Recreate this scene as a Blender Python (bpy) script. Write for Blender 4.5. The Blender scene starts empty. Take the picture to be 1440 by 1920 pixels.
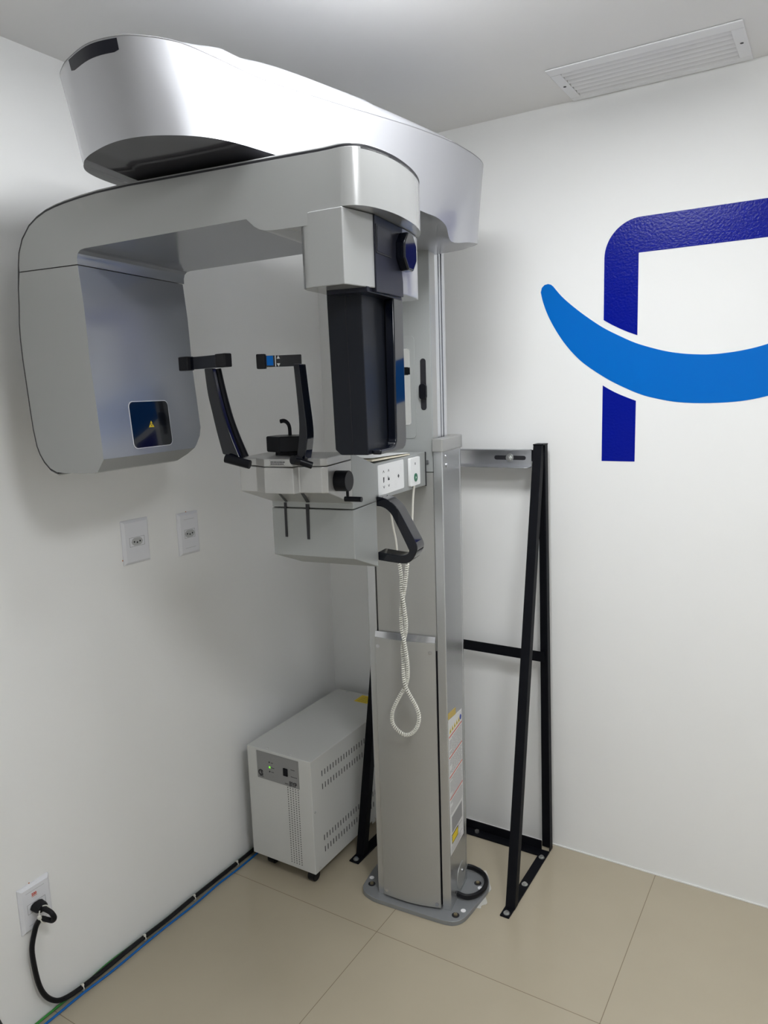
import bpy, bmesh, math
from mathutils import Vector, Matrix
C = bpy.context
SC = C.scene
COL = SC.collection
R = math.radians

# ------------------------------------------------------------------ camera
cam = bpy.data.cameras.new('camera'); camo = bpy.data.objects.new('camera', cam); COL.objects.link(camo)
cam.lens = 25.998; cam.sensor_width = 36; cam.clip_start = 0.02
yaw, pit, rol = 0.552756827, -0.160342586, -0.0326848184
f = Vector((-math.sin(yaw)*math.cos(pit), math.cos(yaw)*math.cos(pit), math.sin(pit)))
r0 = f.cross(Vector((0, 0, 1))).normalized(); u0 = r0.cross(f)
r1 = math.cos(rol)*r0 + math.sin(rol)*u0; u1 = -math.sin(rol)*r0 + math.cos(rol)*u0
camo.matrix_world = Matrix(((r1.x, u1.x, -f.x, 1.60394518), (r1.y, u1.y, -f.y, -2.20170141), (r1.z, u1.z, -f.z, 1.50845096), (0, 0, 0, 1)))
SC.camera = camo

# ------------------------------------------------------------------ world, lamps, exposure
SC.view_settings.view_transform = 'Standard'; SC.view_settings.look = 'None'
SC.view_settings.gamma = 1; SC.view_settings.use_curve_mapping = False
SC.view_settings.exposure = 0.80
w = bpy.data.worlds.new('world'); SC.world = w; w.use_nodes = True
w.node_tree.nodes['Background'].inputs[0].default_value = (0.8, 0.85, 0.9, 1); w.node_tree.nodes['Background'].inputs[1].default_value = 0.05
RX, RY, RZ = 2.75, -3.0, 2.3            # room size: x 0..RX, y RY..0, z 0..RZ
LAMPS = [(1.02, -1.08, 0.36, 22.0), (1.95, -1.75, 0.42, 17.0)]  # main ceiling lamp, then an unseen lamp added as fill near the camera
LCOL = (0.965, 0.985, 1.0)

# ------------------------------------------------------------------ materials
def mat(name, col, rough=0.5, metal=0.0, coat=0.0, coat_r=0.05, spec=0.5, noise=0.0, nscale=30, bump=0.0, bscale=200, emis=None, estr=0):
    m = bpy.data.materials.new(name); m.use_nodes = True; nt = m.node_tree; b = nt.nodes['Principled BSDF']
    b.inputs['Base Color'].default_value = (*col, 1); b.inputs['Roughness'].default_value = rough
    b.inputs['Metallic'].default_value = metal; b.inputs['Coat Weight'].default_value = coat
    b.inputs['Coat Roughness'].default_value = coat_r; b.inputs['Specular IOR Level'].default_value = spec
    if emis: b.inputs['Emission Color'].default_value = (*emis, 1); b.inputs['Emission Strength'].default_value = estr
    tc = nt.nodes.new('ShaderNodeTexCoord')
    if noise:
        n = nt.nodes.new('ShaderNodeTexNoise'); n.inputs['Scale'].default_value = nscale; n.inputs['Detail'].default_value = 4
        nt.links.new(tc.outputs['Object'], n.inputs['Vector'])
        mx = nt.nodes.new('ShaderNodeMix'); mx.data_type = 'RGBA'
        mx.inputs[6].default_value = (*[c*(1-noise) for c in col], 1); mx.inputs[7].default_value = (*[min(1, c*(1+noise)) for c in col], 1)
        nt.links.new(n.outputs['Fac'], mx.inputs[0]); nt.links.new(mx.outputs[2], b.inputs['Base Color'])
    if bump:
        n = nt.nodes.new('ShaderNodeTexNoise'); n.inputs['Scale'].default_value = bscale
        nt.links.new(tc.outputs['Object'], n.inputs['Vector'])
        bp = nt.nodes.new('ShaderNodeBump'); bp.inputs['Strength'].default_value = bump; bp.inputs['Distance'].default_value = 0.002
        nt.links.new(n.outputs['Fac'], bp.inputs['Height']); nt.links.new(bp.outputs[0], b.inputs['Normal'])
    return m
M = {}
M['wall'] = mat('wall_paint', (0.84, 0.845, 0.84), 0.55, noise=0.015, nscale=3, bump=0.06, bscale=60)
M['ceil'] = mat('ceiling_paint', (0.86, 0.855, 0.85), 0.7, noise=0.01, nscale=2)
M['pearl'] = mat('pearl_silver_paint', (0.41, 0.415, 0.44), 0.33, 0.55, coat=0.6, coat_r=0.04, noise=0.01, nscale=400)
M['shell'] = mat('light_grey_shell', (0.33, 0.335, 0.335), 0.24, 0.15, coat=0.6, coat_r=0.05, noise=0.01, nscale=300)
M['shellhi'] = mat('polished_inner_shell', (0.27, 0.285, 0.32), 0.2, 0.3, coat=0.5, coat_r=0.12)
M['carr'] = mat('grey_painted_carriage', (0.35, 0.365, 0.36), 0.4, 0.2, noise=0.02, nscale=200)
M['chinu'] = mat('silver_chin_unit', (0.42, 0.42, 0.41), 0.3, 0.5, noise=0.02, nscale=200)
M['col'] = mat('silver_column_paint', (0.40, 0.40, 0.385), 0.36, 0.45, coat=0.2, coat_r=0.15, noise=0.02, nscale=150)
M['colside'] = mat('aluminium_column', (0.52, 0.53, 0.54), 0.27, 0.75, noise=0.01, nscale=100)
M['alu'] = mat('brushed_aluminium', (0.66, 0.67, 0.70), 0.22, 0.9)
M['base'] = mat('grey_base_paint', (0.26, 0.27, 0.28), 0.38, 0.3, noise=0.03, nscale=80)
M['black'] = mat('black_plastic', (0.005, 0.0055, 0.008), 0.33, spec=0.16)
M['sensor'] = mat('satin_black_casing', (0.007, 0.0085, 0.013), 0.36, spec=0.22)
M['gloss'] = mat('gloss_black_lacquer', (0.003, 0.004, 0.008), 0.08, coat=0.45, coat_r=0.03, spec=0.2)
M['plateb'] = mat('dark_blue_grey_plate', (0.012, 0.013, 0.021), 0.3, 0.1, spec=0.25)
M['gap'] = mat('dark_gap', (0.01, 0.01, 0.014), 0.5)
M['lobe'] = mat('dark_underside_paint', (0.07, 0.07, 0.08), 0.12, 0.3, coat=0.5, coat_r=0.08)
M['rubber'] = mat('black_rubber', (0.008, 0.008, 0.010), 0.45, spec=0.2)
M['steel'] = mat('black_steel_paint', (0.006, 0.0065, 0.009), 0.5, spec=0.10, noise=0.2, nscale=40)
M['zinc'] = mat('zinc_bolt', (0.62, 0.63, 0.62), 0.3, 0.9, noise=0.1, nscale=300)
M['brass'] = mat('brass_bolt', (0.40, 0.34, 0.22), 0.35, 0.8)
M['white'] = mat('white_plastic', (0.74, 0.75, 0.79), 0.35)
M['whitep'] = mat('white_panel', (0.82, 0.83, 0.83), 0.4)
M['dot'] = mat('white_sticker', (0.9, 0.9, 0.92), 0.5)
M['cream'] = mat('cream_cord', (0.74, 0.73, 0.67), 0.4)
M['ups'] = mat('white_powder_coat', (0.58, 0.585, 0.57), 0.42, noise=0.015, nscale=200, bump=0.08, bscale=900)
M['upsl'] = mat('silver_label', (0.27, 0.27, 0.27), 0.4, 0.2)
M['ink'] = mat('dark_ink', (0.03, 0.03, 0.035), 0.6)
M['inkg'] = mat('grey_ink', (0.30, 0.30, 0.31), 0.6)
M['redink'] = mat('red_ink', (0.55, 0.06, 0.03), 0.6)
M['blueink'] = mat('blue_ink', (0.03, 0.06, 0.35), 0.6)
M['yellow'] = mat('yellow_sticker', (0.80, 0.60, 0.02), 0.5)
M['ochre'] = mat('ochre_sticker', (0.55, 0.40, 0.10), 0.5)
M['paper'] = mat('label_paper', (0.72, 0.72, 0.72), 0.5)
M['manila'] = mat('manila_paper', (0.75, 0.70, 0.56), 0.6, noise=0.03, nscale=20)
M['green'] = mat('green_button', (0.01, 0.14, 0.07), 0.35)
M['mirror'] = mat('mirror_glass', (0.85, 0.86, 0.86), 0.02, 1.0)
M['sock'] = mat('grey_socket', (0.46, 0.47, 0.48), 0.45)
M['navy'] = mat('navy_vinyl', (0.0, 0.006, 0.26), 0.25, spec=0.14, bump=0.35, bscale=160)
M['azure'] = mat('azure_vinyl', (0.0, 0.138, 0.54), 0.33, spec=0.12, bump=0.06, bscale=60)
M['bluew'] = mat('blue_wire', (0.0, 0.12, 0.42), 0.4)
M['greenw'] = mat('green_wire', (0.03, 0.25, 0.04), 0.4)
M['orange'] = mat('orange_brick_dust', (0.5, 0.16, 0.05), 0.7)
M['led'] = mat('green_led', (0.2, 0.8, 0.05), 0.3, emis=(0.25, 1.0, 0.05), estr=0.35)
M['mortar'] = mat('white_mortar', (0.56, 0.55, 0.51), 0.7, noise=0.1, nscale=60, bump=0.5, bscale=80)
M['vent'] = mat('white_vent_metal', (0.86, 0.865, 0.89), 0.35)
M['trim'] = mat('white_grout_line', (0.8, 0.8, 0.78), 0.6)
M['lamp'] = mat('lamp_diffuser', (0.9, 0.9, 0.9), 0.5)
M['doorw'] = mat('door_laminate', (0.42, 0.40, 0.37), 0.45, noise=0.04, nscale=4)
M['clear'] = mat('dark_clear_plastic', (0.10, 0.10, 0.11), 0.15, coat=0.5)

def floor_mat():
    m = bpy.data.materials.new('porcelain_tile'); m.use_nodes = True; nt = m.node_tree; b = nt.nodes['Principled BSDF']
    tc = nt.nodes.new('ShaderNodeTexCoord'); sx = nt.nodes.new('ShaderNodeSeparateXYZ'); nt.links.new(tc.outputs['Object'], sx.inputs[0])
    def math_(op, a, v=None, l=None):
        n = nt.nodes.new('ShaderNodeMath'); n.operation = op
        nt.links.new(a, n.inputs[0])
        if v is not None: n.inputs[1].default_value = v
        if l is not None: nt.links.new(l, n.inputs[1])
        return n.outputs[0]
    P_ = 0.6295
    fac = []
    for i, off in ((0, 0.566), (1, -0.003)):
        a = math_('SUBTRACT', sx.outputs[i], off - 10*P_ - P_/2); a = math_('MODULO', a, P_); a = math_('SUBTRACT', a, P_/2); a = math_('ABSOLUTE', a)
        fac.append(math_('LESS_THAN', a, 0.0009))
    g = math_('MAXIMUM', fac[0], l=fac[1])
    n = nt.nodes.new('ShaderNodeTexNoise'); n.inputs['Scale'].default_value = 5; n.inputs['Detail'].default_value = 6; nt.links.new(tc.outputs['Object'], n.inputs['Vector'])
    m1 = nt.nodes.new('ShaderNodeMix'); m1.data_type = 'RGBA'; nt.links.new(n.outputs['Fac'], m1.inputs[0])
    m1.inputs[6].default_value = (0.415, 0.365, 0.275, 1); m1.inputs[7].default_value = (0.455, 0.402, 0.305, 1)
    m2 = nt.nodes.new('ShaderNodeMix'); m2.data_type = 'RGBA'; nt.links.new(g, m2.inputs[0]); nt.links.new(m1.outputs[2], m2.inputs[6])
    m2.inputs[7].default_value = (0.19, 0.15, 0.10, 1); nt.links.new(m2.outputs[2], b.inputs['Base Color'])
    b.inputs['Roughness'].default_value = 0.16; b.inputs['Specular IOR Level'].default_value = 0.45
    rg = math_('MULTIPLY', g, 0.5); rg = math_('ADD', rg, 0.17); nt.links.new(rg, b.inputs['Roughness'])
    bp = nt.nodes.new('ShaderNodeBump'); bp.inputs['Strength'].default_value = 0.15; bp.inputs['Distance'].default_value = 0.003
    n2 = nt.nodes.new('ShaderNodeTexNoise'); n2.inputs['Scale'].default_value = 3; nt.links.new(tc.outputs['Object'], n2.inputs['Vector'])
    nt.links.new(n2.outputs['Fac'], bp.inputs['Height']); nt.links.new(bp.outputs[0], b.inputs['Normal'])
    return m
M['floor'] = floor_mat()

# ------------------------------------------------------------------ helpers
def catmull(pts, n=8, closed=False):
    pts = [Vector(p) for p in pts]; N = len(pts); out = []
    rng = range(N) if closed else range(N-1)
    for i in rng:
        if closed: p0, p1, p2, p3 = pts[i-1], pts[i], pts[(i+1) % N], pts[(i+2) % N]
        else: p0, p1, p2, p3 = pts[max(i-1, 0)], pts[i], pts[i+1], pts[min(i+2, N-1)]
        for k in range(n):
            t = k/n
            out.append(0.5*((2*p1) + (p2-p0)*t + (2*p0-5*p1+4*p2-p3)*t*t + (3*p1-p0-3*p2+p3)*t**3))
    if not closed: out.append(pts[-1])
    return out
class MB:
    def __init__(s): s.bm = bmesh.new()
    def box(s, x0, x1, y0, y1, z0, z1):
        v = [s.bm.verts.new((x, y, z)) for x in (x0, x1) for y in (y0, y1) for z in (z0, z1)]
        for q in ((0, 1, 3, 2), (4, 6, 7, 5), (0, 4, 5, 1), (2, 3, 7, 6), (0, 2, 6, 4), (1, 5, 7, 3)): s.bm.faces.new([v[i] for i in q])
        return s
    def hexa(s, p):       # 8 corners: 4 bottom then 4 top
        v = [s.bm.verts.new(q) for q in p]
        for q in ((0, 3, 2, 1), (4, 5, 6, 7), (0, 1, 5, 4), (1, 2, 6, 5), (2, 3, 7, 6), (3, 0, 4, 7)): s.bm.faces.new([v[i] for i in q])
        return s
    def prism(s, pts, plane, a, b):
        def mk(p, c):
            if plane == 'xy': return (p[0], p[1], c)
            if plane == 'xz': return (p[0], c, p[1])
            return (c, p[0], p[1])
        A = [s.bm.verts.new(mk(p, a)) for p in pts]; B = [s.bm.verts.new(mk(p, b)) for p in pts]; n = len(pts)
        s.bm.faces.new(A); s.bm.faces.new(B[::-1])
        for i in range(n): s.bm.faces.new((A[i], B[i], B[(i+1) % n], A[(i+1) % n]))
        return s
    def rings(s, rings, cap=(True, True), closed=True):
        V = [[s.bm.verts.new(p) for p in r] for r in rings]; n = len(V[0])
        for a, b in zip(V, V[1:]):
            for i in range(n if closed else n-1): s.bm.faces.new((a[i], a[(i+1) % n], b[(i+1) % n], b[i]))
        if cap[0]: s.bm.faces.new(V[0][::-1])
        if cap[1]: s.bm.faces.new(V[-1])
        return V
    def tube(s, pts, r, n=8, flat=1.0):
        pts = [Vector(p) for p in pts]; T = []
        for i in range(len(pts)):
            T.append((pts[min(i+1, len(pts)-1)] - pts[max(i-1, 0)]).normalized())
        up = Vector((0, 0, 1)) if abs(T[0].z) < 0.9 else Vector((0, 1, 0))
        N = (up - T[0]*up.dot(T[0])).normalized(); rings = []
        for p, t in zip(pts, T):
            N = (N - t*N.dot(t)).normalized(); B = t.cross(N)
            rr = r
            rings.append([p + rr*(math.cos(2*math.pi*k/n)*N*flat + math.sin(2*math.pi*k/n)*B) for k in range(n)])
        s.rings(rings); return s
    def cyl(s, p0, p1, r, r2=None, n=24):
        p0, p1 = Vector(p0), Vector(p1); t = (p1-p0).normalized(); up = Vector((0, 0, 1)) if abs(t.z) < 0.9 else Vector((0, 1, 0))
        N = (up - t*up.dot(t)).normalized(); B = t.cross(N); r2 = r if r2 is None else r2
        s.rings([[p + q*(math.cos(2*math.pi*(k+.5)/n)*N + math.sin(2*math.pi*(k+.5)/n)*B) for k in range(n)] for p, q in ((p0, r), (p1, r2))]); return s
def finish(name, bm, m, parent=None, bevel=0, seg=2, smooth=True, sub=0, ang=32):
    bmesh.ops.recalc_face_normals(bm, faces=bm.faces)
    me = bpy.data.meshes.new(name); bm.to_mesh(me); bm.free()
    if smooth:
        me.shade_smooth(); me.set_sharp_from_angle(angle=R(ang))
    mm = m if isinstance(m, list) else [m]
    for k in mm: me.materials.append(M[k])
    o = bpy.data.objects.new(name, me); COL.objects.link(o)
    if parent: o.parent = parent
    if bevel:
        b = o.modifiers.new('bevel', 'BEVEL'); b.width = bevel; b.segments = seg; b.limit_method = 'ANGLE'; b.angle_limit = R(ang); b.harden_normals = True
    return o
def obj(name, mb, m, parent=None, **k): return finish(name, mb.bm, m, parent, **k)
def isect(objs, op='INTERSECT'):
    """boolean of temporary solids; returns a bmesh"""
    a = objs[0]
    for b in objs[1:]:
        md = a.modifiers.new('b', 'BOOLEAN'); md.operation = op; md.object = b; md.solver = 'EXACT'
    C.view_layer.update(); dg = C.evaluated_depsgraph_get()
    me = bpy.data.meshes.new_from_object(a.evaluated_get(dg)); bm = bmesh.new(); bm.from_mesh(me)
    for o in objs:
        d = o.data; bpy.data.objects.remove(o); bpy.data.meshes.remove(d)
    bpy.data.meshes.remove(me)
    bmesh.ops.remove_doubles(bm, verts=bm.verts, dist=1e-5)
    bmesh.ops.dissolve_limit(bm, angle_limit=R(0.5), verts=bm.verts, edges=bm.edges)
    return bm
def tmp(mb):
    o = obj('tmp', mb, 'gap', smooth=False); return o
def tag(o, label=None, cat=None, group=None, kind=None):
    if label: o['label'] = label
    if cat: o['category'] = cat
    if group: o['group'] = group
    if kind: o['kind'] = kind
    return o
def empty(name, loc=(0, 0, 0), rz=0):
    o = bpy.data.objects.new(name, None); COL.objects.link(o); o.location = loc; o.rotation_euler = (0, 0, rz); o.empty_display_size = 0.05; return o
def rrect(x0, x1, y0, y1, r, n=5):
    out = []
    for cx, cy, a in ((x1-r, y1-r, 0), (x0+r, y1-r, 90), (x0+r, y0+r, 180), (x1-r, y0+r, 270)):
        for k in range(n+1):
            t = R(a + 90*k/n); out.append((cx + r*math.cos(t), cy + r*math.sin(t)))
    return out
def text(body, size, name, m, parent, loc, rot, ext=0.0003, bold=0.0, align='LEFT', sx=1.0):
    cu = bpy.data.curves.new(name, 'FONT'); cu.body = body; cu.size = size; cu.extrude = ext; cu.offset = bold; cu.align_x = align
    t = bpy.data.objects.new(name, cu); COL.objects.link(t); C.view_layer.update()
    me = bpy.data.meshes.new_from_object(t.evaluated_get(C.evaluated_depsgraph_get())); bpy.data.objects.remove(t)
    me.transform(Matrix.Diagonal((sx, 1, 1, 1)))
    me.transform(Matrix.Translation(loc) @ rot.to_4x4()); me.materials.clear(); me.materials.append(M[m])
    o = bpy.data.objects.new(name, me); COL.objects.link(o)
    if parent: o.parent = parent
    return o
def rotm(ex, ey):
    ex, ey = Vector(ex).normalized(), Vector(ey).normalized(); ez = ex.cross(ey)
    return Matrix((ex, ey, ez)).transposed()

# ------------------------------------------------------------------ the room
def struct(name, mb, m, **k): return tag(obj(name, mb, m, **k), kind='structure')
T = 0.1
struct('floor', MB().box(-T, RX+T, RY-T, T, -T, 0), 'floor', smooth=False)
hx0, hx1, hy0, hy1 = 0.943, 1.345, -0.209, -0.029      # opening for the vent
struct('ceiling', MB().box(-T, hx0, RY-T, T, RZ, RZ+T).box(hx1, RX+T, RY-T, T, RZ, RZ+T).box(hx0, hx1, RY-T, hy0, RZ, RZ+T).box(hx0, hx1, hy1, T, RZ, RZ+T), 'ceil', smooth=False)
struct('wall_left', MB().box(-T, 0, RY, 0, 0, RZ), 'wall', smooth=False)
struct('wall_back', MB().box(-T, RX+T, 0, T, 0, RZ), 'wall', smooth=False)
struct('wall_right', MB().box(RX, RX+T, RY, 0, 0, RZ), 'wall', smooth=False)
struct('wall_front', MB().box(-T, RX+T, RY-T, RY, 0, RZ), 'wall', smooth=False)
struct('trim_1', MB().box(0.002, RX-.002, -0.0035, -0.0002, 0.0001, 0.004), 'trim', smooth=False)
dr = struct('door_1', MB().box(RX-0.035, RX-0.002, -2.6, -1.75, 0.0005, 2.05), 'doorw', bevel=0.002)
obj('door_handle', MB().cyl((RX-0.035, -1.84, 1.0), (RX-0.075, -1.84, 1.0), 0.01).cyl((RX-0.075, -1.84, 1.0), (RX-0.075, -1.96, 1.0), 0.009), 'alu', dr)

for (lx, ly, s, pw) in LAMPS:
    e = empty('ceiling_or_fill_light', (lx, ly, RZ))
    tag(e, 'square surface ceiling light with white frame, nearer the left wall' if lx < 1.2 else 'unseen square ceiling panel added as fill light, nearer the right wall', 'ceiling light')
    h = s/2
    fr = MB(); fr.box(-h-.02, h+.02, -h-.02, -h, -.012, -.0005).box(-h-.02, h+.02, h, h+.02, -.012, -.0005).box(-h-.02, -h, -h, h, -.012, -.0005).box(h, h+.02, -h, h, -.012, -.0005)
    obj('frame', fr, 'white', e, smooth=False)
    m = bpy.data.materials.new('lamp_glow'); m.use_nodes = True; b = m.node_tree.nodes['Principled BSDF']
    b.inputs['Emission Color'].default_value = (*LCOL, 1); b.inputs['Emission Strength'].default_value = pw
    d = obj('diffuser', MB().box(-h, h, -h, h, -.035, -.001), 'lamp', e, smooth=False); d.data.materials[0] = m

# ------------------------------------------------------------------ wall logo (vinyl)
def decal(name, pts, m, label):
    o = obj(name, MB().prism(pts, 'xz', -0.0009, -0.0001), m, smooth=False); return tag(o, label, 'wall decal', 'blue vinyl logo pieces on the back wall')
rc = [(1.009 + 0.10*(1-math.cos(R(a))), 1.863 + 0.10*math.sin(R(a))) for a in range(0, 91, 6)]
decal('logo_stroke', [(1.0095, 1.693)] + rc + [(1.62, 1.963), (1.62, 1.868), (1.1035, 1.868), (1.1045, 1.6445), (1.080, 1.6545), (1.055, 1.6665), (1.032, 1.679)], 'navy', 'dark blue vinyl angle of the logo with rounded corner, above the light blue curve')
decal('logo_stroke', [(1.0095, 1.508), (1.026, 1.4975), (1.044, 1.4875), (1.062, 1.479), (1.083, 1.470), (1.1045, 1.4615), (1.1045, 1.287), (1.0095, 1.287)], 'navy', 'short dark blue vinyl upright of the logo, below the light blue curve')
st = catmull([(x, y, 0) for x, y in [(0.86, 1.801), (0.886, 1.77), (0.922, 1.737), (0.962, 1.705), (1.007, 1.673), (1.051, 1.648), (1.099, 1.624), (1.146, 1.607), (1.191, 1.594), (1.236, 1.586), (1.279, 1.582), (1.30, 1.5815)]], 4)
sb = catmull([(x, y, 0) for x, y in [(0.8215, 1.788), (0.829, 1.758), (0.845, 1.717), (0.871, 1.67), (0.902, 1.626), (0.938, 1.587), (0.974, 1.558), (1.024, 1.525), (1.073, 1.499), (1.121, 1.478), (1.167, 1.465), (1.213, 1.456), (1.258, 1.452), (1.30, 1.451)]], 4)
st = [(p.x, p.y) for p in st]; sb = [(p.x, p.y) for p in sb]; mir = lambda q: [(2.6-x, z) for x, z in q]
tipc = [(0.825, 1.801), (0.833, 1.808), (0.844, 1.810), (0.853, 1.807)]
decal('logo_curve', st + mir(st)[-2::-1] + mir(tipc)[::-1] + mir(sb)[:-1] + sb[::-1] + tipc, 'azure', 'wide light blue vinyl smile curve crossing the dark blue letter')

# ------------------------------------------------------------------ ceiling vent
v = empty('ceiling_vent', (1.145, -0.119, RZ), R(0)); tag(v, 'white rectangular louvred air vent set in the ceiling beside the back wall', 'vent')
vx0, vx1, vy0, vy1 = -0.227, 0.227, -0.127, 0.112
ix0, ix1, iy0, iy1 = -0.200, 0.198, -0.088, 0.088
fr = MB(); zt, zb = -0.0005, -0.0045
for a in ((vx0, vx1, vy0, iy0), (vx0, vx1, iy1, vy1), (vx0, ix0, iy0, iy1), (ix1, vx1, iy0, iy1)): fr.box(a[0], a[1], a[2], a[3], zb, zt)
obj('frame', fr, 'vent', v, bevel=0.002)
obj('shade_backing', MB().box(ix0-.001, ix1+.001, iy0-.001, iy1+.001, 0.040, 0.042), 'gap', v, smooth=False)  # dark sheet, gives the gaps between louvres their shade by colour
for k in range(7):
    y = iy0 + 0.004 + k*0.0262
    pr = [(y-.008, 0.018), (y-.002, 0.0085), (y+.005, 0.0020), (y+.011, -0.0018), (y+.0165, -0.0036), (y+.0165, -0.0026), (y+.0115, -0.0008), (y+.0055, 0.0031), (y-.001, 0.0095), (y-.007, 0.0185)]
    obj('louvre', MB().prism(pr, 'yz', ix0, ix1), 'vent', v, ang=60)
for x in (-0.214, 0.213): obj('screw', MB().cyl((x, -0.005, -.0052), (x, -0.005, -.0040), 0.004, n=12), 'gap', v)

# ------------------------------------------------------------------ the x-ray machine
TH = R(8)
mach = empty('dental_xray_machine', (0.72191872, -0.47250824, 0), TH)
tag(mach, 'tall silver panoramic dental x-ray machine with overhead arm, standing on a grey base plate', 'x-ray machine')
# base plate
bo = [(-0.29, 0.03), (-0.287, 0.010), (-0.273, -0.011), (-0.245, -0.024), (-0.215, -0.029), (-0.113, -0.037), (-0.028, -0.0425), (0.0, -0.0425), (0.022, -0.037), (0.040, -0.018), (0.050, 0.010), (0.064, 0.078), (0.073, 0.125), (0.071, 0.155), (0.058, 0.19), (0.03, 0.215), (0.0, 0.225), (-0.22, 0.225), (-0.26, 0.20), (-0.285, 0.16), (-0.292, 0.10)]
bo = [(p.x, p.y) for p in catmull([(x, y, 0) for x, y in bo], 3, True)]
basep = obj('base_plate', MB().prism(bo, 'xy', 0.0003, 0.0145), 'base', mach, bevel=0.0015)
for x, y in ((-0.266, 0.029), (0.017, -0.011), (0.037, 0.147)):
    a = obj('anchor_bolt', MB().cyl((x, y, 0.0145), (x, y, 0.0152), 0.011, n=24), 'gap', basep); a['label'] = 'dark recessed hole around the bolt'
    obj('bolt_head', MB().cyl((x, y, 0.0148), (x, y, 0.019), 0.006, n=6), 'brass', basep)
for x, y in ((-0.278, 0.056), (0.032, 0.015), (0.050, 0.128)):
    obj('sticker_dot', MB().cyl((x, y, 0.0146), (x, y, 0.0153), 0.0075, n=20), 'dot', basep)
# column sleeve: C-shaped section with open front
sl = [(-0.207, 0.002), (-0.207, 0.0), (-0.229, 0.0), (-0.231, 0.002), (-0.231, 0.146), (-0.229, 0.148), (-0.231, 0.151)]
sl += [(-0.231 + 0.045*(1-math.cos(R(a))), 0.151 + 0.045*math.sin(R(a))) for a in range(10, 91, 10)]
sr = [(-0.231 - x, y) for x, y in sl]
outl = sl + sr[::-1]
inner = [(-0.0265, 0.0), (-0.0265, 0.148), (-0.2045, 0.148), (-0.2045, 0.0)]
# outline runs: left front lip -> left side -> back -> right side -> right front lip -> inside channel
outl = outl[1:-1]
ch = [(-0.0255, 0.0), (-0.0255, 0.152), (-0.2055, 0.152), (-0.2055, 0.0)]
pts = [p for p in outl if not (abs(p[0]+0.207) < 1e-6 or abs(p[0]+0.024) < 1e-6)]
obj('column_sleeve', MB().prism(pts + ch, 'xy', 0.0145, 1.352), 'colside', mach, bevel=0.0012)
cp = rrect(-0.236, 0.005, -0.005, 0.203, 0.006, 3)
capo = [(-0.236, -0.005), (-0.2045, -0.005), (-0.2045, 0.15), (-0.0265, 0.15), (-0.0265, -0.005), (0.001, -0.005), (0.004, -0.002), (0.004, 0.16), (-0.004, 0.185), (-0.03, 0.203), (-0.20, 0.203), (-0.228, 0.185), (-0.236, 0.16)]
obj('sleeve_cap', MB().prism(capo, 'xy', 1.350, 1.384), 'chinu', mach, bevel=0.003, seg=3)
# inner sliding column
obj('inner_column', MB().box(-0.200, -0.032, 0.010, 0.062, 0.85, 1.93), 'col', mach, bevel=0.002)
ic = MB(); ic.box(-0.198, -0.0345, 0.062, 0.094, 0.9, 1.93).box(-0.196, -0.044, 0.094, 0.106, 0.9, 1.93).box(-0.198, -0.0355, 0.106, 0.116, 0.9, 1.93).box(-0.196, -0.042, 0.116, 0.124, 0.9, 1.93).box(-0.196, -0.034, 0.124, 0.146, 0.9, 1.93)
obj('column_rail', ic, 'alu', mach, bevel=0.0015)
obj('column_gap', MB().box(-0.2052, -0.0258, 0.012, 0.020, 0.020, 1.30), 'gap', mach, smooth=False)
obj('sliding_plate', MB().box(-0.203, -0.0275, 0.004, 0.0118, 0.80, 1.294), 'col', mach, bevel=0.001)
obj('upper_face_plate', MB().box(-0.203, -0.0275, 0.004, 0.0118, 1.296, 1.93), 'carr', mach, bevel=0.001)
# lower front cover, gently bulging
fc = [(-0.2105, 0.0), (-0.2105, -0.006)] + [(-0.2105 + 0.181*k/12, -0.006 - 0.010*math.sin(math.pi*k/12)) for k in range(1, 12)] + [(-0.0295, -0.006), (-0.0295, 0.0)]
rg = []
for z, s in ((0.020, 1), (0.8255, 1)): rg.append([(x, y, z) for x, y in fc])
mb = MB(); mb.rings(rg); fcv = obj('front_cover', mb, 'col', mach, bevel=0.001)
mb = MB(); mb.rings([[(x, y, z0 + (0.0)) for x, y in fc] for z0 in (0.826,)] + [[(x, (y*0.1 - 0.0005) if y < -0.001 else y, 0.842) for x, y in fc]])
tl = obj('cover_lip', mb, 'alu', fcv, bevel=0.0005)
for x, z in ((-0.201, 0.800), (-0.044, 0.797), (-0.040, 0.032), (-0.2, 0.036)):
    y = -0.006 - 0.010*math.sin(math.pi*max(0, min(1, (x+0.2105)/0.181)))
    obj('screw', MB().cyl((x, y+.002, z), (x, y-.0012, z), 0.0055, n=20), 'alu', fcv)
for x, y, z in ((0.0, 0.035, 1.335), (0.0, 0.035, 1.312)): obj('screw', MB().cyl((-0.002, y, z), (0.0022, y, z), 0.006, n=20), 'alu', mach)
obj('screw', MB().cyl((-0.043, 0.006, 1.322), (-0.043, 0.0025, 1.322), 0.006, n=20), 'alu', mach)
# glossy cable grommet at the column foot
gp = catmull([(0.0, 0.060, 0.030), (0.028, 0.058, 0.028), (0.052, 0.075, 0.028), (0.066, 0.105, 0.029), (0.066, 0.140, 0.030), (0.048, 0.172, 0.031), (0.015, 0.188, 0.032), (-0.008, 0.188, 0.034)], 6)
obj('edge_trim', MB().tube(gp, 0.0065, 8, flat=1.4), 'rubber', mach)
obj('cable_hole_cover', MB().cyl((-0.001, 0.100, 0.066), (0.0012, 0.100, 0.066), 0.040, n=32), 'col', mach)
obj('screw', MB().cyl((0.001, 0.11, 0.075), (0.0035, 0.11, 0.075), 0.006, n=16), 'alu', mach)
obj('small_hole', MB().cyl((-0.001, 0.045, 0.045), (0.0008, 0.045, 0.045), 0.004, n=12), 'gap', mach)
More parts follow.
